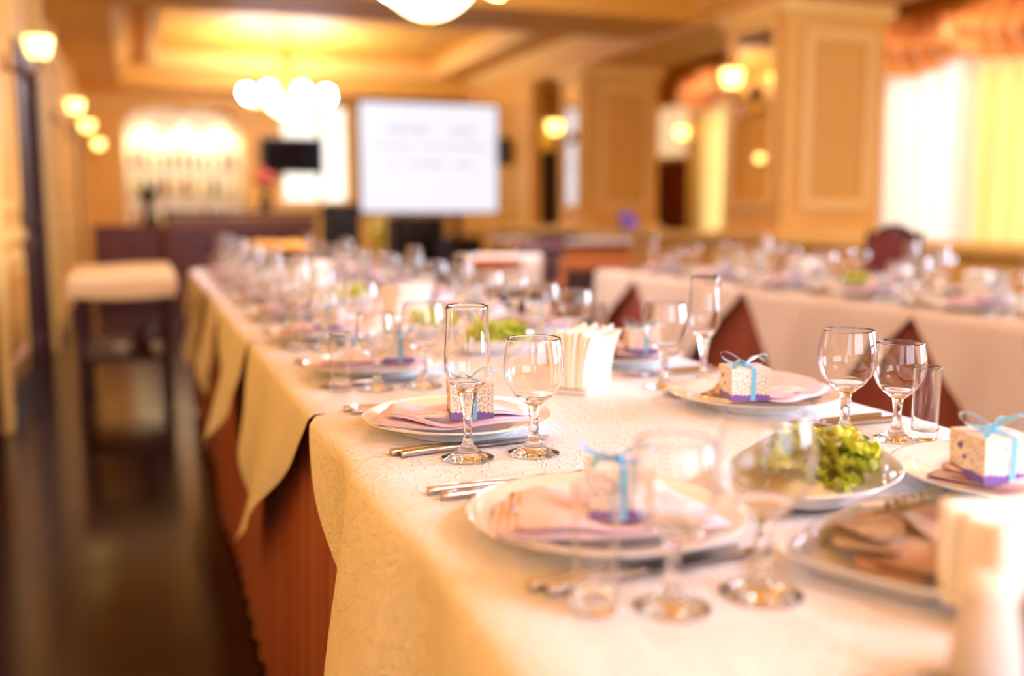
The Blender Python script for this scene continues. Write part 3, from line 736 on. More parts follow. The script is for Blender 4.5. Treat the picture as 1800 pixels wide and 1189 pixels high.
for sx in (-1, 1):
    for sy in (-1, 1): obj('leg', MB().bevbox(sx * .45 - .025, sx * .45 + .025, sy * .25 - .025, sy * .25 + .025, 0, .8, .004).mesh('leg', M['owood'], False), t)
t = thing('laptop', 'closed black laptop on the white desk top behind the chairs', 'laptop', (3.0, 7.15, .84), .1)
obj('laptop_base', MB().bevbox(-.17, .17, -.12, .12, 0, .014, .004).mesh('laptop_base', M['black'], False), t)
obj('laptop_lid', MB().bevbox(-.17, .17, -.12, .12, .014, .024, .003).mesh('laptop_lid', M['blackm'], False), t)

# ------------------------------------------------------------------ tables: base, skirt, diamond cloths
TZ = 0.75
def table(name, label, x0, x1, y0, y1):
    t = thing(name, label, 'table', ((x0 + x1) / 2, (y0 + y1) / 2, 0))
    hx, hy = (x1 - x0) / 2, (y1 - y0) / 2
    obj('table_top', MB().box(-hx, hx, -hy, hy, TZ - .03, TZ - .001).mesh('table_top', M['owood'], False), t)
    n = 4
    for i in range(n):
        for s in (-1, 1):
            y = -hy + .15 + (2 * hy - .3) * i / (n - 1); obj('leg', MB().bevbox(s * (hx - .08) - .025, s * (hx - .08) + .025, y - .025, y + .025, 0, TZ - .03, .004).mesh('leg', M['owood'], False), t)
    return t
def skirt(label, x0, x1, y0, y1, seed, pitch=.055, amp=.028):
    r = random.Random(seed); path = [(x0, y0), (x0, y1), (x1, y1), (x1, y0), (x0, y0)]
    pts = []
    for (ax, ay), (bx, by) in zip(path, path[1:]):
        L = math.hypot(bx - ax, by - ay); n = int(L / pitch) * 6; nx, ny = (ay - by) / L, (bx - ax) / L
        edges = [0.0]
        while edges[-1] < L: edges.append(edges[-1] + pitch * r.uniform(.6, 1.5))
        edges = [e * L / edges[-1] for e in edges]; n0 = len(pts)
        for c, (e0, e1) in enumerate(zip(edges, edges[1:])):
            for q in range(8): s = (e0 + (e1 - e0) * q / 8) / L; pts.append((ax + (bx - ax) * s, ay + (by - ay) * s, nx, ny, c + n0 + q / 8))
    m = MB(); nz = 6; k0 = len(pts)
    for j in range(nz + 1):
        v = j / nz; z = TZ - .035 - v * (TZ - .035 - .035)
        for i, (x, y, nx, ny, ph) in enumerate(pts):
            f = ph - math.floor(ph); pl = (math.sin(f / .8 * PI / 2) if f < .8 else (1 - f) / .2)      # knife pleat
            wob = .5 * math.sin(ph * .61 + seed) + .5 * math.sin(ph * .23)
            a = amp * ((.5 + .5 * v) * pl) + .012 * v * wob + .008 * v
            zz = z - (.014 * wob * v if j == nz else 0)
            m.v.append((x + nx * a, y + ny * a, zz))
    for j in range(nz):
        for i in range(k0):
            a, b = j * k0 + i, j * k0 + (i + 1) % k0; m.f.append((a, b, b + k0, a + k0))
    return tag(obj('table_skirt', m.mesh('table_skirt', M['skirt'], True, 40)), label, 'table skirt')

def diamond(label, xc, yc, hx, D_along, over, shift, xe0, xe1, ye0, ye1, lvl, seed, mt, group):
    """square cloth laid cornerwise: falls over both long edges as hanging points"""
    r = random.Random(seed); N = 72; m = MB(); uv = []
    D_x = hx + over; R = .014; p1, p2 = r.uniform(0, 6), r.uniform(0, 6)
    zt = TZ + .0012 + .002 * lvl
    if seed == 12: p1 = PI / 2 - 14 * 1.04
    def fold(d):                                                    # arc length past the edge -> (outward, drop)
        q = R * PI / 2
        if d < q: return R * math.sin(d / R), R * (1 - math.cos(d / R))
        return R, R + d - q
    for i in range(N + 1):
        for j in range(N + 1):
            a, b = i / N * 2 - 1, j / N * 2 - 1
            x = (a - b) / 2 * D_x; y = (a + b) / 2 * D_along
            X, Y, Z = xc + x, yc + y, zt
            d = abs(x) - (hx - .004)
            if d > 0:
                s = 1 if x > 0 else -1; o, dr = fold(d)
                t = min(1, dr / over)
                rip = ((.048 if seed == 12 else .026) * math.sin(Y * 14 + p1) + .012 * math.sin(Y * 31 + p2) + .02) * t ** (.7 if seed == 12 else 1.1)
                X = xc + s * (hx - .004 + o + .012 + .004 * lvl * t + .035 * t + rip + .004 * lvl)
                Z = zt - dr
                Y += shift * t ** 1.3 * (1 if s < 0 else .5) + .012 * math.sin(dr * 22 + p2) * t
            dy = (Y - ye1) if Y > ye1 else (ye0 - Y if Y < ye0 else 0)
            if dy > 0:
                s = 1 if Y > ye1 else -1; o, dr = fold(dy); Y = (ye1 if s > 0 else ye0) + s * (o + .01); Z -= dr
            m.v.append((X, Y, Z)); uv.append((X + (0 if d <= 0 else 0) , Y, x, y))
    for i in range(N):
        for j in range(N):
            a = i * (N + 1) + j; m.f.append((a, a + N + 1, a + N + 2, a + 1))
    me = m.mesh('tablecloth', mt)
    ul = me.uv_layers.new(name='UVMap')
    for lp in me.loops: q = uv[lp.vertex_index]; ul.data[lp.index].uv = (q[2], q[3])
    o = obj('tablecloth', me); tag(o, label, 'tablecloth', group); return o

LX0, LX1, LY0, LY1 = .25, 1.03, -.75, 5.5
table('banquet_table', 'long banquet table laid for dinner beside the dark aisle', LX0, LX1, LY0, LY1)
skirt('rust brown pleated skirt around the long near banquet table', LX0 + .022, LX1 - .022, LY0 + .022, LY1 - .022, 3, .10, .042)
hxL = (LX1 - LX0) / 2; xcL = (LX0 + LX1) / 2
LC = [(-.05, .86, .40, .2), (.92, .95, .52, -.04), (1.95, .85, .47, .36), (2.80, .85, .40, .18), (3.60, .80, .36, .08), (4.35, .80, .36, .05), (5.02, .78, .34, 0)]
LN = ['cream cloth at the camera end of the long table', 'cream embossed cloth nearest the camera falling in a broad fold toward the aisle', 'cream cloth with a long curled point over the aisle side, second from the camera', 'cream cloth with hanging point, third from the camera', 'cream cloth with hanging point, fourth from the camera', 'cream cloth with hanging point, fifth from the camera', 'cream cloth at the far end of the long table']
for i, ((yc, D, ov, sh), lab) in enumerate(zip(LC, LN)):
    diamond(lab, xcL, yc, hxL, D, ov, sh, LX0, LX1, LY0, LY1, i % 2, i + 11, M['cloth'], 'cloths on the long table')
RX0, RX1, RY0, RY1 = 2.2, 2.98, .9, 4.62
table('banquet_table', 'banquet table parallel to the long one, near the partition', RX0, RX1, RY0, RY1)
skirt('rust brown pleated skirt around the banquet table near the partition', RX0 + .012, RX1 - .012, RY0 + .012, RY1 - .012, 5, .06, .032)
hxR = (RX1 - RX0) / 2; xcR = (RX0 + RX1) / 2
for i, yc in enumerate((1.02, 1.93, 2.84, 3.75, 4.66)):
    diamond('beige cloth on the table near the partition, %s' % ['nearest of the five', 'second of the five', 'middle one of the five', 'fourth of the five', 'at the far end'][i], xcR, yc, hxR, .87, .46, .04, RX0, RX1, RY0, RY1, i % 2, i + 31, M['cloth2'], 'cloths on the table near the partition')
T = TZ + .0037                                                         # surface of the cloth

# serving table on the left
t = thing('serving_table', 'small serving table with a pale cloth by the left wall', 'table', (-.10, 5.95, 0))
def drape(u, v):
    x = (u - .5) * .58; y = (v - .5) * 1.14; hx, hy = .25, .5; z = .735
    dx, dy = max(0, abs(x) - hx), max(0, abs(y) - hy)
    dz = max(dx, dy) * 1.75
    return (math.copysign(min(abs(x), hx + .012 + .1 * dx), x), math.copysign(min(abs(y), hy + .012 + .1 * dy), y), z - dz + .006 * math.sin(9 * x + 14 * y))
obj('top_board', MB().bevbox(-.245, .245, -.49, .49, .70, .728, .005).mesh('top_board', M['dwood'], False), t)
for sx in (-1, 1):
    for sy in (-1, 1): obj('leg', MB().bevbox(sx * .21 - .022, sx * .21 + .022, sy * .42 - .022, sy * .42 + .022, 0, .70, .004).mesh('leg', M['dwood'], False), t)
obj('lower_shelf', MB().bevbox(-.23, .23, -.44, .44, .27, .295, .004).mesh('lower_shelf', M['dwood'], False), t)
tag(obj('tablecloth', MB().grid(drape, 30, 40).mesh('tablecloth', M['ochre']), None, (-.10, 5.95, 0)), 'pale cloth covering the small serving table', 'tablecloth')
bt = MB().lathe(crom([(0, 0), (.05, 0), (.065, .03), (.06, .09), (.03, .13), (.035, .15)], 3), 16)
t = thing('teapot', 'dark brown teapot on the lower shelf of the serving table', 'teapot', (.0, 5.75, .295))
obj('pot_body', bt.mesh('pot_body', M['dwood']), t)
obj('spout', MB().tube(crom([(.05, 0, .05), (.09, 0, .08), (.105, 0, .13)], 4), [.014] * 4 + [.01] * 5, 8).mesh('spout', M['dwood']), t)
obj('pot_handle', MB().tube(crom([(-.055, 0, .10), (-.1, 0, .09), (-.09, 0, .04), (-.05, 0, .03)], 4), .007, 6).mesh('pot_handle', M['dwood']), t)
cupm = MB().lathe(crom([(0, .0), (.02, 0), (.03, .02), (.038, .055), (.036, .055), (.027, .02), (0, .008)], 3), 16).mesh('cup_body', M['porc'])
cuph = MB().tube(crom([(.034, 0, .045), (.055, 0, .04), (.05, 0, .018), (.03, 0, .015)], 4), .004, 6).mesh('cup_handle', M['porc'])
CUP = Proto('cup', 'cup', [('cup_body', cupm), ('cup_handle', cuph)])
CUP.spawn('white cup left of the teapot on the serving table shelf', (-.12, 5.62, .295), 2.0, 'cups on the shelf')
CUP.spawn('white cup right of the teapot on the serving table shelf', (.06, 5.58, .295), .4, 'cups on the shelf')

# ------------------------------------------------------------------ chairs
def chair(label, loc, rotz, pad, wood, hback=.86, roundtop=False):
    t = thing('dining_chair', label, 'chair', loc, rotz)
    obj('seat', MB().bevbox(-.21, .21, -.21, .21, .43, .48, .015).mesh('seat', M[pad], False), t)
    for sx in (-1, 1):
        obj('leg', MB().bevbox(sx * .19 - .02, sx * .19 + .02, .17, .21, 0, .43, .004).mesh('leg', M[wood], False), t)
        obj('back_post', MB().tube([(sx * .19, -.19, 0), (sx * .19, -.2, .45), (sx * .185, -.25, hback)], .018, 8).mesh('back_post', M[wood]), t)
    if roundtop:
        def fn(u, v):
            a = PI * u; x = .19 * math.cos(a); top = .62 + (hback - .62) * math.sin(a) ** .45
            return (x, -.225 - .035 * v * 1 + .02 * math.sin(a) * 0, .52 + (top - .52) * v)
        m = MB().grid(fn, 16, 6); k0 = len(m.v); m.v += [(x, y + .04, z) for x, y, z in m.v[:k0]]; m.f += [tuple(i + k0 for i in f[::-1]) for f in m.f[:]]
        obj('backrest', m.mesh('backrest', M[pad]), t)
        obj('top_rail', MB().tube([(.2 * math.cos(PI * i / 16), -.25, .62 + (hback - .60) * math.sin(PI * i / 16) ** .45) for i in range(17)], .018, 8).mesh('top_rail', M[wood]), t)
    else:
        obj('backrest', MB().bevbox(-.17, .17, -.25, -.21, .55, hback - .06, .012).mesh('backrest', M[pad], False), t)
        obj('top_rail', MB().bevbox(-.21, .21, -.27, -.22, hback - .06, hback + .01, .012).mesh('top_rail', M[wood], False), t)
    for sx in (-1, 1): obj('stretcher', MB().box(sx * .19 - .01, sx * .19 + .01, -.18, .18, .2, .23).mesh('stretcher', M[wood], False), t)
    return t
chair('dark brown padded wooden chair at the far corner of the partition table', (2.22, 5.0, 0), 0.05, 'brownpad', 'owood', .80)
chair('wooden chair with a white cloth, left of the dark brown chair', (1.78, 5.15, 0), 0.1, 'brownpad', 'owood', .80)
chair('wooden chair farther back with a reddish frame under the desk', (2.55, 6.7, 0), .3, 'brownpad', 'rwood', .84)
fnc = lambda u, v: (1.78 + (u - .5) * .40, 5.15 - .262 + .06 * abs(2 * v - 1) ** 0 * (v > .5) , .83 - .18 * abs(2 * v - 1) ** 1.0 )
tag(obj('folded_cloth', MB().grid(fnc, 10, 12).mesh('folded_cloth', M['napw'])), 'white cloth hanging over the back of the left wooden chair', 'cloth')
chair('maroon round-backed chair behind the partition table, before the window', (3.35, 4.10, 0), PI / 2, 'maroon', 'dwood', .95, True)

# ------------------------------------------------------------------ tableware
def stemware(bowl_out, wall, inner_bottom, stem, foot, nb=40, ns=12):
    bo = crom(bowl_out, 5)
    inner = [(max(r - wall, 0), z) for r, z in bo if z > inner_bottom + .004]
    rim = [(bo[-1][0] - wall * .5, bo[-1][1] + wall * .5)]
    z0 = inner_bottom; r0, zi = inner[0]
    bottom = [(r0 * math.sin(t), zi - (zi - z0) * (math.cos(t))) for t in [PI / 2 * i / 6 for i in range(6)]]     # rounded inner floor
    bowl = bo + rim + inner[::-1] + bottom[::-1]
    bowl[-1] = (0, z0)
    return (MB().lathe(bowl, nb).mesh('bowl', M['glass']), MB().lathe(crom(foot, 4)[::-1] + crom(stem, 4)[::-1][:0], nb).mesh('foot', M['glass']), MB().lathe(crom(stem, 4)[::-1], ns).mesh('stem', M['glass'], True, 20))
def glass_proto(name, cat, bowl_out, wall, ib, stem, foot):
    b, f, s = stemware(bowl_out, wall, ib, stem, foot)
    return Proto(name, cat, [('bowl', b), ('stem', s), ('foot', f)])
def goblet(k):
    sc = lambda pts: [(r * k, z * k) for r, z in pts]
    return glass_proto('wine_glass', 'wine glass',
        sc([(.0088, .0625), (.0145, .0665), (.0250, .0755), (.0335, .0885), (.0378, .103), (.0378, .118), (.0358, .132), (.0332, .1455)]), .0011, .0715 * k,
        sc([(.0088, .0625), (.0074, .056), (.0062, .045), (.0062, .033), (.0074, .022), (.0105, .0150)]),
        sc([(.0105, .0150), (.0150, .0100), (.0230, .0062), (.0315, .0030), (.0322, .0018), (.0312, .0004), (.016, .0006), (0, .0016)]))
GOB = goblet(1.0); GOBS = goblet(.895)
FLU = glass_proto('champagne_flute', 'champagne flute',
    [(.0118, .0835), (.0175, .0885), (.0240, .0985), (.0276, .1130), (.0282, .1270), (.0272, .1430), (.0260, .1620), (.0255, .1880)], .0011, .0915,
    [(.0118, .0835), (.0108, .0770), (.0080, .0640), (.0056, .0480), (.0050, .0330), (.0062, .0220), (.0105, .0150)],
    [(.0105, .0150), (.0150, .0100), (.0230, .0062), (.0315, .0030), (.0320, .0018), (.0310, .0004), (.016, .0006), (0, .0016)])
SHOTM = MB().lathe([(0, .0006), (.0140, .0004), (.0162, .0012), (.0168, .003), (.0170, .005), (.01705, .008), (.0172, .03), (.0174, .06), (.01775, .092), (.0178, .0965), (.01775, .0978), (.0172, .0985), (.01665, .0978), (.0166, .0965), (.01655, .092), (.0162, .06), (.0160, .03), (.0159, .019), (.0156, .016), (.0146, .0138), (.0125, .0128), (.008, .0125), (0, .0125)], 40)
SHOT = Proto('shot_glass', 'glass', [('glass_wall', SHOTM.mesh('glass_wall', M['glass']))])
PLATEM = MB().lathe(crom([(0, .004), (.06, .004), (.074, .0005), (.080, .0005), (.084, .006), (.105, .0145), (.128, .0205), (.1305, .0220), (.1290, .0232), (.106, .0185), (.086, .0105), (.072, .0085), (0, .0085)], 3), 64).mesh('plate', M['porc'])

# folded napkin: one sheet folded in layers, loops at the front
def napkin_mesh(seed):
    r = random.Random(seed); path = []
    L = [(-.055, .062), (-.062, .066), (-.050, .060), (-.058, .058)]
    zs = [0.0, .0035, .0070, .0105]
    for i, z in enumerate(zs):
        f, b = L[i]
        seq = [(b + (f - b) * s / 6, z) for s in range(7)]
        if i % 2: seq = seq[::-1]
        path += seq
        if i < 3:
            e = seq[-1][0]; sg = -1 if i % 2 == 0 else 1
            path += [(e + sg * .0035 * math.sin(t), z + .00175 - .00175 * math.cos(t)) for t in (PI * .25, PI * .5, PI * .75)]
    ph = [r.uniform(0, 6) for _ in range(4)]; nv = 18; n = len(path)
    def fn(u, v):
        i = min(n - 1, int(round(u * (n - 1)))); y, z = path[i]; lay = z / .0105; s = v * 2 - 1
        w = .108 - .024 * lay * (1 if s > 0 else .4) - .018 * (y + .06) / .12
        x = s * w + .012 * lay
        yy = y * 1.12 * (1 - .25 * s * s) + .012 * s * lay + .006 * math.sin(3 * s + ph[0]) 
        zz = z * (1.0 + .35 * math.sin(4.5 * s + ph[1])) + .0030 * math.sin(5 * s + ph[2] + 20 * y) * (.3 + lay) + .0025 + .0045 * abs(s) ** 2
        return (x, yy, zz)
    return MB().grid(fn, n - 1, nv).mesh('napkin', M['pink'])
NAPS = [napkin_mesh(i) for i in range(4)]

# favour box
BW, BH = .0275, .046
def heart(t, k): return (k * 16 * math.sin(t) ** 3 / 17, k * (13 * math.cos(t) - 5 * math.cos(2 * t) - 2 * math.cos(3 * t) - math.cos(4 * t) + 2) / 17)
def face_xf(face):                                                   # (u, z) on a face -> 3D, box widens a little toward the top
    def f(u, z, off):
        w = BW * (1 + .05 * z / BH) + off
        return [(u, -w, z), (w, u, z), (-u, w, z), (-w, -u, z)][face]
    return f
def favour_box():
    body = MB(); b, t_ = BW, BW * 1.05
    body.add([(-b, -b, 0), (b, -b, 0), (b, b, 0), (-b, b, 0), (-t_, -t_, BH), (t_, -t_, BH), (t_, t_, BH), (-t_, t_, BH)], [(0, 3, 2, 1), (4, 5, 6, 7), (0, 1, 5, 4), (1, 2, 6, 5), (2, 3, 7, 6), (3, 0, 4, 7)])
    r = random.Random(5); lines = MB(); band = MB(); solid = MB()
    for face in range(4):
        F = face_xf(face)
        # scalloped purple band
        n = 36; z0 = .0085
        for i in range(n):
            u0, u1 = -BW + 2 * BW * i / n, -BW + 2 * BW * (i + 1) / n
            h0, h1 = [z0 + .0022 * (1 - abs(math.sin(PI * 4.5 * (u + BW) / BW)) ** .7) + .0008 * math.sin(200 * u) for u in (u0, u1)]
            band.add([F(u0, 0, .0002), F(u1, 0, .0002), F(u1, h1, .0002), F(u0, h0, .0002)], [(0, 1, 2, 3)])
        cuts = [(-.010, .0315, .0052, .5), (-.0035, .021, .0036, .5)] if face == 3 else []
        for (u, z, kk, rot) in cuts:
            pts = [heart(2 * PI * i / 24, kk) for i in range(24)]
            q = [(u + x * math.cos(rot) - y * math.sin(rot), z + x * math.sin(rot) + y * math.cos(rot)) for x, y in pts]
            solid.add([F(u, z - kk * .1, .0003)] + [F(a, c, .0003) for a, c in q], [(0, 1 + (i + 1) % 24, 1 + i) for i in range(24)])
        for row in range(4):
            for c in range(6):
                u = -BW + .0052 + c * .0112 - (.0056 if row % 2 else 0) + r.uniform(-.0009, .0009); z = .0150 + row * .0103 + r.uniform(-.0008, .0008)
                kk = r.uniform(.0044, .0058); rot = r.uniform(-.7, .7) + (PI if r.random() < .3 else 0)
                if any(math.hypot(u - a, z - b_) < kk + k_ for a, b_, k_, _ in cuts): continue
                ring = []
                for i in range(28):
                    t2 = 2 * PI * i / 28; pr = []
                    for s in (kk, kk - .00085):
                        x, y = heart(t2, s); a = u + x * math.cos(rot) - y * math.sin(rot); d = z + x * math.sin(rot) + y * math.cos(rot)
                        pr.append((max(-BW, min(BW, a)), max(.008, min(BH, d))))
                    ring.append(pr)
                for i in range(28):
                    A, B = ring[i], ring[(i + 1) % 28]
                    if max(abs(A[0][0]), abs(B[0][0])) >= BW or max(A[0][1], B[0][1]) >= BH or min(A[0][1], B[0][1]) <= .008: continue
                    lines.add([F(*A[0], .0002), F(*B[0], .0002), F(*B[1], .0002), F(*A[1], .0002)], [(0, 1, 2, 3)])
    rb = MB(); hw = .0034; o = .0007; xo = .003
    ws = BW + o; wt = BW * 1.05 + o
    rb.strip([(xo, -ws, 0), (xo, -wt, BH + o), (xo, wt, BH + o), (xo, ws, 0)], (hw, 0, 0))
    bow = MB(); c0 = Vector((xo - .002, 0, BH + .003))
    def loop(dirx, diry, lift, Ln, wid, tw):
        d = Vector((dirx, diry, 0)).normalized(); side = Vector((-d.y, d.x, 0)); pts = []; ws_ = []
        for i in range(17):
            a = 2 * PI * i / 16; rad = Ln * (1 - math.cos(a)) / 2
            p = c0 + d * rad + Vector((0, 0, lift * rad / Ln + .0085 * math.sin(a) * (rad / Ln) ** .5)) + side * (tw * rad); pts.append(p)
            ws_.append(side * hw * wid * (.35 + .65 * min(1, rad / (.3 * Ln))) + Vector((0, 0, .0012 * math.sin(a))))
        bow.strip(pts, ws_)
    loop(-1, .25, .015, .036, 1.25, .1); loop(1, -.35, .012, .030, 1.25, -.1)
    def tail(dx, dy, L, sag):
        d = Vector((dx, dy, 0)).normalized(); side = Vector((-d.y, d.x, 0))
        pts = [c0 + d * (L * i / 10) + Vector((0, 0, .012 * math.sin(PI * i / 10 * .8) - sag * (i / 10) ** 2)) for i in range(11)]
        bow.strip(pts, [side * hw * (.5 + .5 * min(1, i / 3)) for i in range(11)])
    tail(.9, .6, .042, .006); tail(-.8, -.7, .036, .012)
    knot = MB().lathe(crom([(0, -.004), (.004, -.003), (.005, 0), (.004, .003), (0, .004)], 3), 10, tuple(c0))
    return Proto('favour_box', 'gift box', [('box_body', body.mesh('box_body', M['boxcard'], False)), ('purple_band', band.mesh('purple_band', M['purple'], False)), ('heart_outline', lines.mesh('heart_outline', M['hline'], False)), ('heart_cutout', solid.mesh('heart_cutout', M['purple'], False)),
        ('ribbon', rb.mesh('ribbon', M['ribbon'], False)), ('bow', bow.mesh('bow', M['ribbon']), (0, 0, 0), (0, 0, 0), [('knot', knot.mesh('knot', M['ribbon']))])])
BOX = favour_box()
def card_proto():
    pts = []; n = 40
    for i in range(n):
        a = 2 * PI * i / n; cx = math.copysign(abs(math.cos(a)) ** .45, math.cos(a)); sy = math.copysign(abs(math.sin(a)) ** .45, math.sin(a)); w = 1 + .035 * math.sin(9 * a)
        pts.append((cx * .036 * w, sy * .021 * w))
    paper = MB().prism(pts, 0, .0006)
    bd = MB()
    for i in range(n):
        a, b = pts[i], pts[(i + 1) % n]
        bd.add([(a[0], a[1], .0008), (b[0], b[1], .0008), (b[0] * .93, b[1] * .9, .0008), (a[0] * .93, a[1] * .9, .0008)], [(0, 1, 2, 3)])
    wr_ = MB(); r = random.Random(2)
    for row in range(2):
        x = -.018
        while x < .018: w = r.uniform(.0012, .003); wr_.add([(x, .003 - .008 * row, .0008), (x + w, .003 - .008 * row, .0008), (x + w, .006 - .008 * row, .0008), (x, .006 - .008 * row, .0008)], [(0, 1, 2, 3)]); x += w + .0014
    return Proto('place_card', 'card', [('card_sheet', paper.mesh('card_sheet', M['paper'], False)), ('border_print', bd.mesh('border_print', M['lav'], False)), ('name_print', wr_.mesh('name_print', M['hline'], False))])
CARD = card_proto()
# cutlery along +x, handle end at x = 0
def cutlery():
    hnd = lambda L: MB().tube(crom([(0, 0, .004), (.012, 0, .0045), (L * .5, 0, .005), (L, 0, .0045)], 5), [.0035 + .0018 * (1 - abs(i / 15 - .2)) for i in range(16)], 8)
    k_h = hnd(.095).mesh('handle', M['steel'])
    poly = [(.093, -.005), (.12, -.008), (.16, -.0095), (.195, -.009), (.208, -.004), (.212, .003), (.206, .005), (.093, .005)]
    k_b = MB().prism(poly, .0035, .0050).mesh('blade', M['steel'], False)
    f_h = hnd(.11).mesh('handle', M['steel'])
    f_hd = MB().grid(lambda u, v: (.108 + .05 * u, (v - .5) * (.007 + .018 * min(1, u * 1.6)), .0045 + .004 * math.sin(PI * u * .9) - .002 * u), 8, 4).mesh('fork_head', M['steel'])
    tines = []
    for i in range(4):
        y = (i - 1.5) * .0066; tines.append(('tine', MB().tube([(.156, y, .0045), (.175, y, .005), (.196, y, .008)], [.0019, .0017, .0008], 6).mesh('tine', M['steel'])))
    return (Proto('table_knife', 'knife', [('handle', k_h), ('blade', k_b)]), Proto('table_fork', 'fork', [('handle', f_h), ('fork_head', f_hd, (0, 0, 0), (0, 0, 0), tines)]))
KNIFE, FORK = cutlery()

def place(side, idx, x, y, tb, opt):
    """one place setting; side -1: guest sits at low x, +1: at high x"""
    s = 1 if side < 0 else -1                                         # direction the guest looks along x
    rz = 0 if s > 0 else PI
    r = random.Random(idx * 13 + (7 if side > 0 else 0) + len(tb))
    w = '%s place, %s' % (ORD[idx], tb)
    g = lambda n: n + ' on the tables'
    tag(obj('dinner_plate', PLATEM, None, (x, y, T), (0, 0, r.uniform(0, 6))), 'white dinner plate at the ' + w, 'plate', g('dinner plates'))
    nr = opt.get('nr', rz + (-.12 if s > 0 else .3) + r.uniform(-.15, .15))
    tag(obj('napkin', NAPS[idx % 4], None, (x + opt.get('nx', -.015 * s), y + opt.get('ny', -.022), T + .0185), (0, 0, nr)), 'folded pink napkin on the plate at the ' + w, 'napkin', g('pink napkins'))
    bx, by = opt.get('box', (x - .004 * s, y - .055 if s > 0 else y - .09)); bz = T + .0325
    BOX.spawn('heart patterned gift box with blue bow at the ' + w, (bx, by, bz), opt.get('br', r.uniform(-.4, -.05)), g('gift boxes'))
    if opt.get('card', True):
        cx_, cy_ = opt.get('cardp', (x - .062 * s if s > 0 else x + .01, y - .05))
        CARD.spawn('small white place card on the napkin at the ' + w, (cx_, cy_, T + .0350), opt.get('cr', r.uniform(-.3, .3)), g('place cards')).rotation_euler[1] = 0
    # cutlery
    for q, (dy, dx) in enumerate(((-.115, 0), (-.128, .01))):
        nm = ['inner', 'outer'][q]
        KNIFE.spawn('%s steel knife at the %s' % (nm, w), (x + (-.122 + dx) * s, y + dy * s * opt.get('cs', 1), T), rz + (.10 if s > 0 else .05) + r.uniform(-.02, .02) + .02 * q, g('knives'))
    for q, (dy, dx) in enumerate(((.175, 0), (.150, .008))):
        nm = ['outer', 'inner'][q]
        FORK.spawn('%s steel fork at the %s' % (nm, w), (x + (-.125 + dx) * s, y + dy * s, T), rz + r.uniform(-.05, .05) + .03 * q, g('forks'))
    for kind, gx, gy in opt['glasses']:
        pr, nm = {'W': (GOB, 'large round wine glass'), 'w': (GOBS, 'smaller round wine glass'), 'f': (FLU, 'tall champagne flute'), 's': (SHOT, 'narrow straight shot glass')}[kind]
        pr.spawn('%s at the %s' % (nm, w), (gx, gy, T), r.uniform(0, 6), g(nm + 'es'))

A = 'aisle side of long table'; B = 'inner side of long table'
XL, XR = .40, .885
L_Y = [.30, .824, 1.295, 1.815, 2.33, 2.84, 3.35, 3.86, 4.37, 4.88]
for i, y in enumerate(L_Y):
    o = {'glasses': [('s', .306, y - .165), ('w', .366, y - .175), ('W', .446, y - .18)]}
    if i == 0: o = {'glasses': []}
    if i == 1: o = {'glasses': [('s', .309, .653), ('w', .368, .640), ('W', .448, .640)], 'box': (.392, .782), 'br': -.40, 'cardp': (.335, .80), 'cr': -.6}
    if i == 2: o = {'glasses': [('f', .363, 1.133), ('W', .448, 1.129)], 'box': (.398, 1.232), 'br': -.20, 'cardp': (.338, 1.245), 'cr': -.15}
    if i == 3: o = {'glasses': [('s', .306, 1.653), ('w', .365, 1.643), ('W', .445, 1.636)], 'box': (.427, 1.735), 'br': -.25}
    if i >= 4: o['glasses'].append(('f', .37, y - .09 + .28))
    place(-1, i, XL, y, A, o)
R_Y = [.29, .800, 1.300, 1.775, 2.30, 2.80, 3.30, 3.80, 4.30, 4.80]
for i, y in enumerate(R_Y):
    o = {'glasses': [('W', .826, y + .175), ('w', .902, y + .178), ('s', .960, y + .17)]}
    if i == 0: o = {'glasses': []}
    if i == 1: o = {'glasses': [('W', .868, 1.065), ('w', .926, 1.033), ('s', .959, 1.018)], 'box': (.800, .756), 'br': -.16, 'card': False, 'nr': PI + .35, 'nx': -.02}
    if i == 2: o = {'glasses': [('W', .83, 1.487), ('f', .915, 1.50)], 'box': (.808, 1.212), 'br': -.24, 'cardp': (.895, 1.24), 'cr': .1, 'nr': PI + .3, 'nx': .01}
    if i == 3: o = {'glasses': [('W', .80, 1.97), ('w', .877, 1.965), ('s', .935, 1.97)]}
    if i in (4, 5): o['glasses'] = [('f', .80, y + .23), ('W', .845, y + .15), ('w', .922, y + .16)]
    if i >= 6 and i % 2: o['glasses'].append(('f', .785, y + .25))
    place(1, i, XR, y, B, o)
C_ = 'near side of partition table'; D_ = 'far side of partition table'
for i, y in enumerate((1.85, 2.32, 2.80, 3.28, 3.76, 4.24)):
    place(-1, i, RX0 + .16, y, C_, {'glasses': [('s', RX0 + .07, y - .165), ('w', RX0 + .13, y - .17), ('W', RX0 + .21, y - .175)] + ([('f', RX0 + .2, y + .2)] if i % 2 else [])})
    place(1, i, RX1 - .16, y, D_, {'glasses': [('W', RX1 - .20, y + .175), ('w', RX1 - .12, y + .17)] + ([('f', RX1 - .24, y + .23)] if i % 2 == 0 else [])})

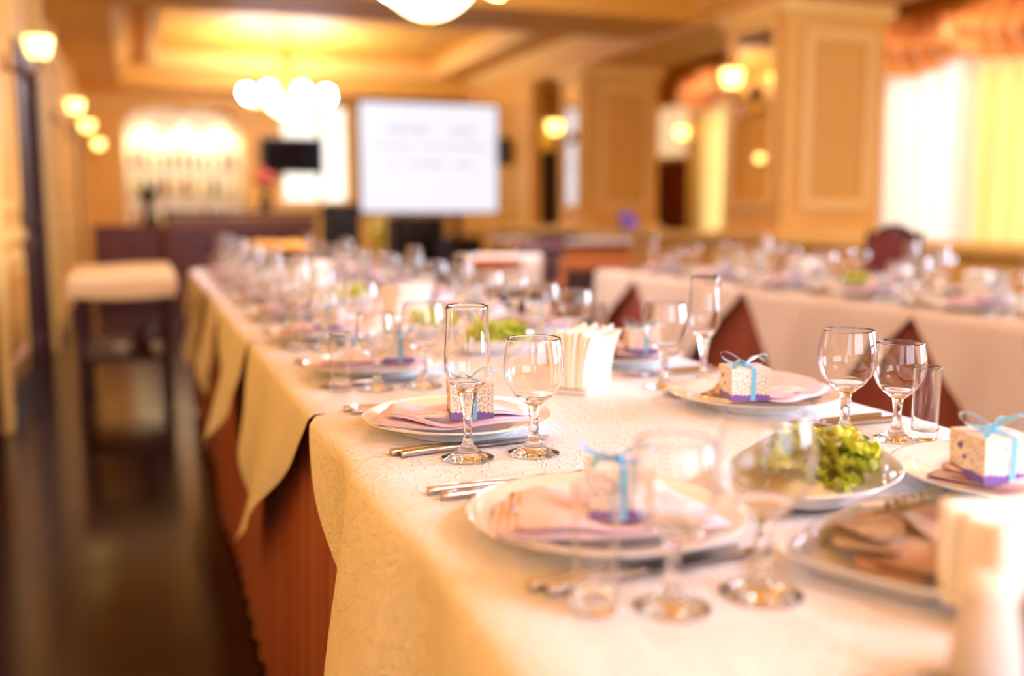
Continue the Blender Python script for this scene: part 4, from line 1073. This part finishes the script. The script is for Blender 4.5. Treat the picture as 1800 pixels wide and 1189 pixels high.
# napkin holders
def holder():
    arch = [(-.047, 0)] + [(-.047 * math.cos(t), .03 + .036 * math.sin(t)) for t in [PI * i / 16 for i in range(17)]] + [(.047, 0)]
    def plate_mesh(y0, y1):
        n = len(arch); vs = [(x, y0, z) for x, z in arch] + [(x, y1, z) for x, z in arch]
        return MB().add(vs, [tuple(range(n)), tuple(range(n, 2 * n))[::-1]] + [(i, n + i, n + (i + 1) % n, (i + 1) % n) for i in range(n)]).mesh('arched_plate', M['plasticw'], False)
    parts = [('holder_base', MB().bevbox(-.056, .056, -.034, .034, 0, .010, .004).mesh('holder_base', M['plasticw'], False)), ('arched_plate', plate_mesh(-.031, -.027)), ('arched_plate', plate_mesh(.027, .031))]
    return Proto('napkin_holder', 'napkin holder', parts)
HOLD = holder()
def nap_stack(n, w, h, dep, seed, flare):
    r = random.Random(seed); out = []
    for i in range(n):
        c = (i / (n - 1) - .5) * dep; th = dep / n * .505; ph = r.uniform(0, 6); dz = r.uniform(-.006, .004); dx = r.uniform(-.003, .003)
        def fn(u, v, c=c, ph=ph, dz=dz, dx=dx, sg=1, th=th):
            x = (u - .5) * w * (1 + .10 * v * flare) + dx + .012 * flare * v * v; z = .012 + (h + dz - .006 * math.sin(PI * u)) * v
            y = c * (1 + flare * .75 * v * v) + .002 * math.sin(6 * u + ph) * v
            return (x, y, z)
        m = MB().grid(lambda u, v: (lambda p: (p[0], p[1] - th, p[2]))(fn(u, v)), 10, 8); k0 = len(m.v); nf = len(m.f)
        m.v += [(x, y + 2 * th, z) for x, y, z in m.v[:k0]]; m.f += [tuple(q + k0 for q in f[::-1]) for f in m.f[:nf]]
        edge = [v for v in range(9)] + [i2 * 9 + 8 for i2 in range(1, 11)] + [10 * 9 + v for v in range(7, -1, -1)]
        m.f += [(a, b, b + k0, a + k0) for a, b in zip(edge, edge[1:])]
        out.append(('napkin', m.mesh('napkin', M['napw'])))
    return Proto('napkin_stack', 'napkins', out)
STACK = nap_stack(9, .112, .092, .048, 4, .9)
STACKW = nap_stack(7, .150, .074, .050, 9, 0.05)
for (x, y, rz, lab) in ((.69, 1.515, .72, 'between the champagne flute and the pink-napkin plates'), (.66, 2.62, .5, 'farther back in the middle of the long table'), (.64, 3.95, .9, 'near the far end of the long table')):
    HOLD.spawn('white arched napkin holder ' + lab, (x, y, T), rz, 'white napkin holders')
    STACK.spawn('white paper napkins in holder ' + lab, (x, y, T), rz, 'stacks of white napkins')
HOLD.spawn('white napkin holder at the right edge, close to the camera', (.632, .536, T), .02, 'white napkin holders')
STACKW.spawn('wide block of white napkins at the right edge, close to the camera', (.624, .536, T), .02, 'stacks of white napkins')
for i, y in enumerate((2.55, 3.5)):
    HOLD.spawn('white napkin holder on the partition table, %s one' % ['nearer', 'farther'][i], (xcR, y, T), .6, 'white napkin holders')
    STACK.spawn('white napkins standing on the partition table, %s stack' % ['nearer', 'farther'][i], (xcR, y, T), .6, 'stacks of white napkins')

# salt and pepper
def shaker(loc, mt, label):
    t = thing('shaker', label, 'shaker', loc, 0, 'salt and pepper shakers')
    obj('shaker_body', MB().lathe(crom([(0, 0), (.022, 0), (.0235, .004), (.021, .03), (.0165, .055), (.0135, .066)], 4), 28).mesh('shaker_body', M[mt]), t)
    obj('shaker_cap', MB().lathe(crom([(.0137, .0655), (.0142, .068), (.0130, .0735), (.008, .0765), (0, .077)], 3), 24).mesh('shaker_cap', M['plasticw']), t)
shaker((.487, .455, T), 'shaker', 'pale grey conical shaker at the lower right corner')
shaker((.528, .447, T), 'shaker2', 'taupe shaker cut by the right edge, beside the grey one')

# oval salad dishes
DISHM = MB().lathe(crom([(0, .004), (.05, .004), (.058, .0), (.066, .001), (.085, .008), (.108, .020), (.124, .029), (.1255, .0305), (.123, .0312), (.105, .0225), (.082, .0115), (.06, .007), (0, .006)], 3), 56, (0, 0, 0), 1.0, .72).mesh('oval_dish', M['porc'])
def leaf_mesh(seed):
    r = random.Random(seed); p = [r.uniform(0, 6) for _ in range(5)]; L = r.uniform(.055, .08)
    def fn(u, v):
        s = v * 2 - 1; w = .030 * (math.sin(PI * min(1, u ** .75 * .97 + .02)) ** .6)
        ed = max(abs(s), max(0, u * 1.3 - .4)) ** 2
        x = u * L; y = s * w * (1 + .15 * math.sin(17 * u + p[0])); z = .020 * math.sin(u * 2.4) + ed * (.009 * math.sin(16 * u + 5 * s + p[1]) + .006 * math.sin(27 * u - 9 * s + p[2])) + .008 * s * s
        return (x, y, z)
    return MB().grid(fn, 22, 14)
LEAFS = [leaf_mesh(i).mesh('lettuce_leaf', M['lettuce'] if i % 3 else M['lettuce2']) for i in range(6)]
def salad(x, y, rz, full, lab, film=True):
    tag(obj('oval_dish', DISHM, None, (x, y, T), (0, 0, rz)), 'white oval dish ' + lab, 'dish', 'oval salad dishes')
    t = thing('salad', 'green lettuce salad in the oval dish ' + lab, 'salad', (x, y, T), rz, 'lettuce salads')
    r = random.Random(int(x * 1000 + y * 77))
    def mound(u, v):
        a = 2 * PI * v; rr = u; return (.070 * rr * math.cos(a) - .01, .046 * rr * math.sin(a), .008 + .020 * (1 - rr ** 2) + .003 * math.sin(9 * a + 14 * u))
    obj('salad_filling', MB().grid(mound, 8, 24).mesh('salad_filling', M['saladbits']), t)
    for i in range(40 if full else 14):
        a = r.uniform(0, 2 * PI); rr = r.uniform(.0, .062)
        px_, py_ = rr * math.cos(a) + .020, rr * .62 * math.sin(a) - .006
        o = obj('lettuce_leaf', LEAFS[i % 6], t, (px_ - .03 * math.cos(a), py_ - .02 * math.sin(a), .014 + r.uniform(0, .016)), (r.uniform(-.5, .5), r.uniform(-.5, .15), a + r.uniform(-.9, .9)))
        o.scale = (.9, .85, .6)
    if film:
        def fm(u, v):
            a = 2 * PI * v; q = .123 * u
            return (q * math.cos(a), .72 * q * math.sin(a), .0315 + .034 * (1 - u ** 2.2) + .0035 * math.sin(7 * a + 8 * u) * u * (1 - u) * 2)
        tag(obj('plastic_film', MB().grid(fm, 12, 40).mesh('plastic_film', M['film']), None, (x, y, T), (0, 0, rz)), 'clear plastic film over the salad ' + lab, 'plastic film', 'plastic film covers')
salad(.655, .856, .55, True, 'beside the wine glasses near the camera')
salad(.70, 2.02, .6, True, 'behind the white napkin holder', False)
salad(.645, 2.36, 1.45, False, 'behind the third aisle-side place', False)
salad(.64, 3.20, 1.5, False, 'in the middle of the long table', False)
salad(2.6, 2.15, 1.4, False, 'on the nearer part of the partition table', False)
salad(2.58, 3.1, 1.4, False, 'in the middle of the partition table', False)
salad(2.6, 4.05, 1.4, False, 'on the farther part of the partition table', False)

# square platter with cold meat
PX, PY, PR = .602, .652, .46
def platter():
    n = 64; prof = [(0, .003), (.075, .003), (.080, 0), (.088, .001), (.100, .010), (.118, .019), (.1195, .021), (.118, .022), (.098, .014), (.085, .008), (0, .007)]
    m = MB().lathe(crom(prof, 3), n)
    def sq(p):
        a = math.atan2(p[1], p[0]); r = math.hypot(p[0], p[1]); k = 1 / max(abs(math.cos(a)), abs(math.sin(a))); k = min(k, 1.27); return (p[0] * k * .88, p[1] * k * .66, p[2] + .006 * (k - 1) * (r / .12) ** 3)
    m.v = [sq(p) for p in m.v]; return m
tag(obj('square_platter', platter().mesh('square_platter', M['porc']), None, (PX, PY, T), (0, 0, PR)), 'white square platter of cold meat beside the near napkin holder', 'platter')
def slice_mesh(seed, rad):
    r = random.Random(seed); ph = [r.uniform(0, 6) for _ in range(4)]
    def top(u, v, dz=0):
        a = 2 * PI * v; q = rad * u * (1 + .10 * math.sin(2 * a + ph[0]) + .06 * math.sin(3 * a + ph[1]))
        x, y = q * math.cos(a), q * .85 * math.sin(a); return (x, y, .004 * math.sin(x * 70 + ph[2]) * u + .005 * math.sin(y * 60 + ph[3]) * u + dz)
    m = MB().grid(lambda u, v: top(u, v, .0022), 6, 24); k0 = len(m.v); nf = len(m.f); m.grid(lambda u, v: top(u, v, 0), 6, 24)
    m.f[nf:] = [f[::-1] for f in m.f[nf:]]
    e = 6 * 25; m.f += [(e + j, e + j + 1, k0 + e + j + 1, k0 + e + j) for j in range(24)]
    return m
SL = [slice_mesh(i, .034 + .004 * (i % 3)).mesh('ham_slice', M['ham' if i % 2 else 'ham2']) for i in range(4)]
ca, sa = math.cos(PR), math.sin(PR)
for i, (u, v, dz, tx, ty) in enumerate(((-.055, -.01, 0, .05, -.1), (-.025, .02, .006, .1, .0), (-.03, -.028, .007, -.1, .1), (.005, -.004, .012, .1, .1), (.02, .028, .010, .15, -.1), (.028, -.03, .013, -.05, .1), (.05, .0, .014, .05, .15), (-.005, .035, .016, .1, .05))):
    lab = ['pale pink ham slice at the left corner of the square platter', 'ham slice behind the leftmost one on the square platter', 'ham slice at the front edge of the square platter', 'ham slice in the middle of the square platter', 'ham slice at the rear of the square platter', 'ham slice next to the cucumber on the square platter', 'ham slice at the right end of the square platter', 'ham slice lying under the herb sprig'][i]
    tag(obj('ham_slice', SL[i % 4], None, (PX + u * ca - v * sa, PY + u * sa + v * ca, T + .0125 + dz), (tx, ty, i * 1.1)), lab, 'ham', 'ham slices on the square platter')
t = thing('cucumber_slice', 'cucumber slice on the square platter beside the napkin holder', 'cucumber', (PX - .005, PY - .075, T + .026)); t.rotation_euler = (.3, .2, 0)
obj('flesh', MB().lathe([(0, .002), (.019, .002), (.019, .006), (0, .0062)], 24).mesh('flesh', M['cuke']), t)
obj('peel', MB().lathe([(.019, .0015), (.021, .0018), (.021, .0062), (.019, .0065)], 24).mesh('peel', M['cukeskin']), t)
t = thing('herb_sprig', 'olive green herb sprig lying on the sliced ham', 'herb', (PX + .035, PY + .03, T + .040), .3)
obj('stalk', MB().tube(crom([(-.05, .01, 0), (-.02, .0, .003), (.02, -.005, .002), (.05, -.01, .0)], 4), .0014, 6).mesh('stalk', M['herb']), t)
for i in range(14):
    x = -.045 + .0068 * i; s = 1 if i % 2 else -1
    obj('leaf', MB().grid(lambda u, v: (x + .016 * u, s * (.004 + .010 * u) + .0035 * (v - .5) * 2 * math.sin(PI * u * .96 + .05), .002 + .004 * math.sin(2 * u)), 5, 2).mesh('leaf', M['herb']), t)
def fm(u, v):
    a = 2 * PI * v; q = .100 * u; k = min(1.2, 1 / max(abs(math.cos(a)), abs(math.sin(a)))); return (q * k * math.cos(a), .76 * q * k * math.sin(a), .0225 + .028 * (1 - u ** 2.5) + .004 * math.sin(7 * a + 9 * u) * u * (1 - u) * 2)
tag(obj('plastic_film', MB().grid(fm, 12, 40).mesh('plastic_film', M['film']), None, (PX, PY, T + .001), (0, 0, PR)), 'clear plastic film over the cold meat platter', 'plastic film', 'plastic film covers')

# raised pastry tray at the far end of the long table
t = thing('pastry_stand', 'footed amber tray at the far end of the long table', 'tray', (.66, 5.28, T))
obj('stand_foot', MB().lathe(crom([(0, 0), (.07, 0), (.065, .008), (.02, .02), (.018, .08), (.04, .098), (0, .1)], 3), 24).mesh('stand_foot', M['orangedish']), t)
obj('tray', MB().lathe([(0, .098), (.17, .1), (.19, .112), (.188, .116), (.165, .106), (0, .105)], 36).mesh('tray', M['orangedish']), t)
for i in range(9):
    a = i * 2 * PI / 8; rr = .105 if i < 8 else 0
    tag(obj('pastry', MB().lathe(crom([(0, 0), (.035, 0), (.042, .014), (.03, .034), (0, .042)], 3), 14).mesh('pastry', M['cake']), None, (.66 + rr * math.cos(a), 5.28 + rr * math.sin(a), T + .107)), 'golden round pastry on the footed amber tray', 'pastry', 'pastries on the footed tray')
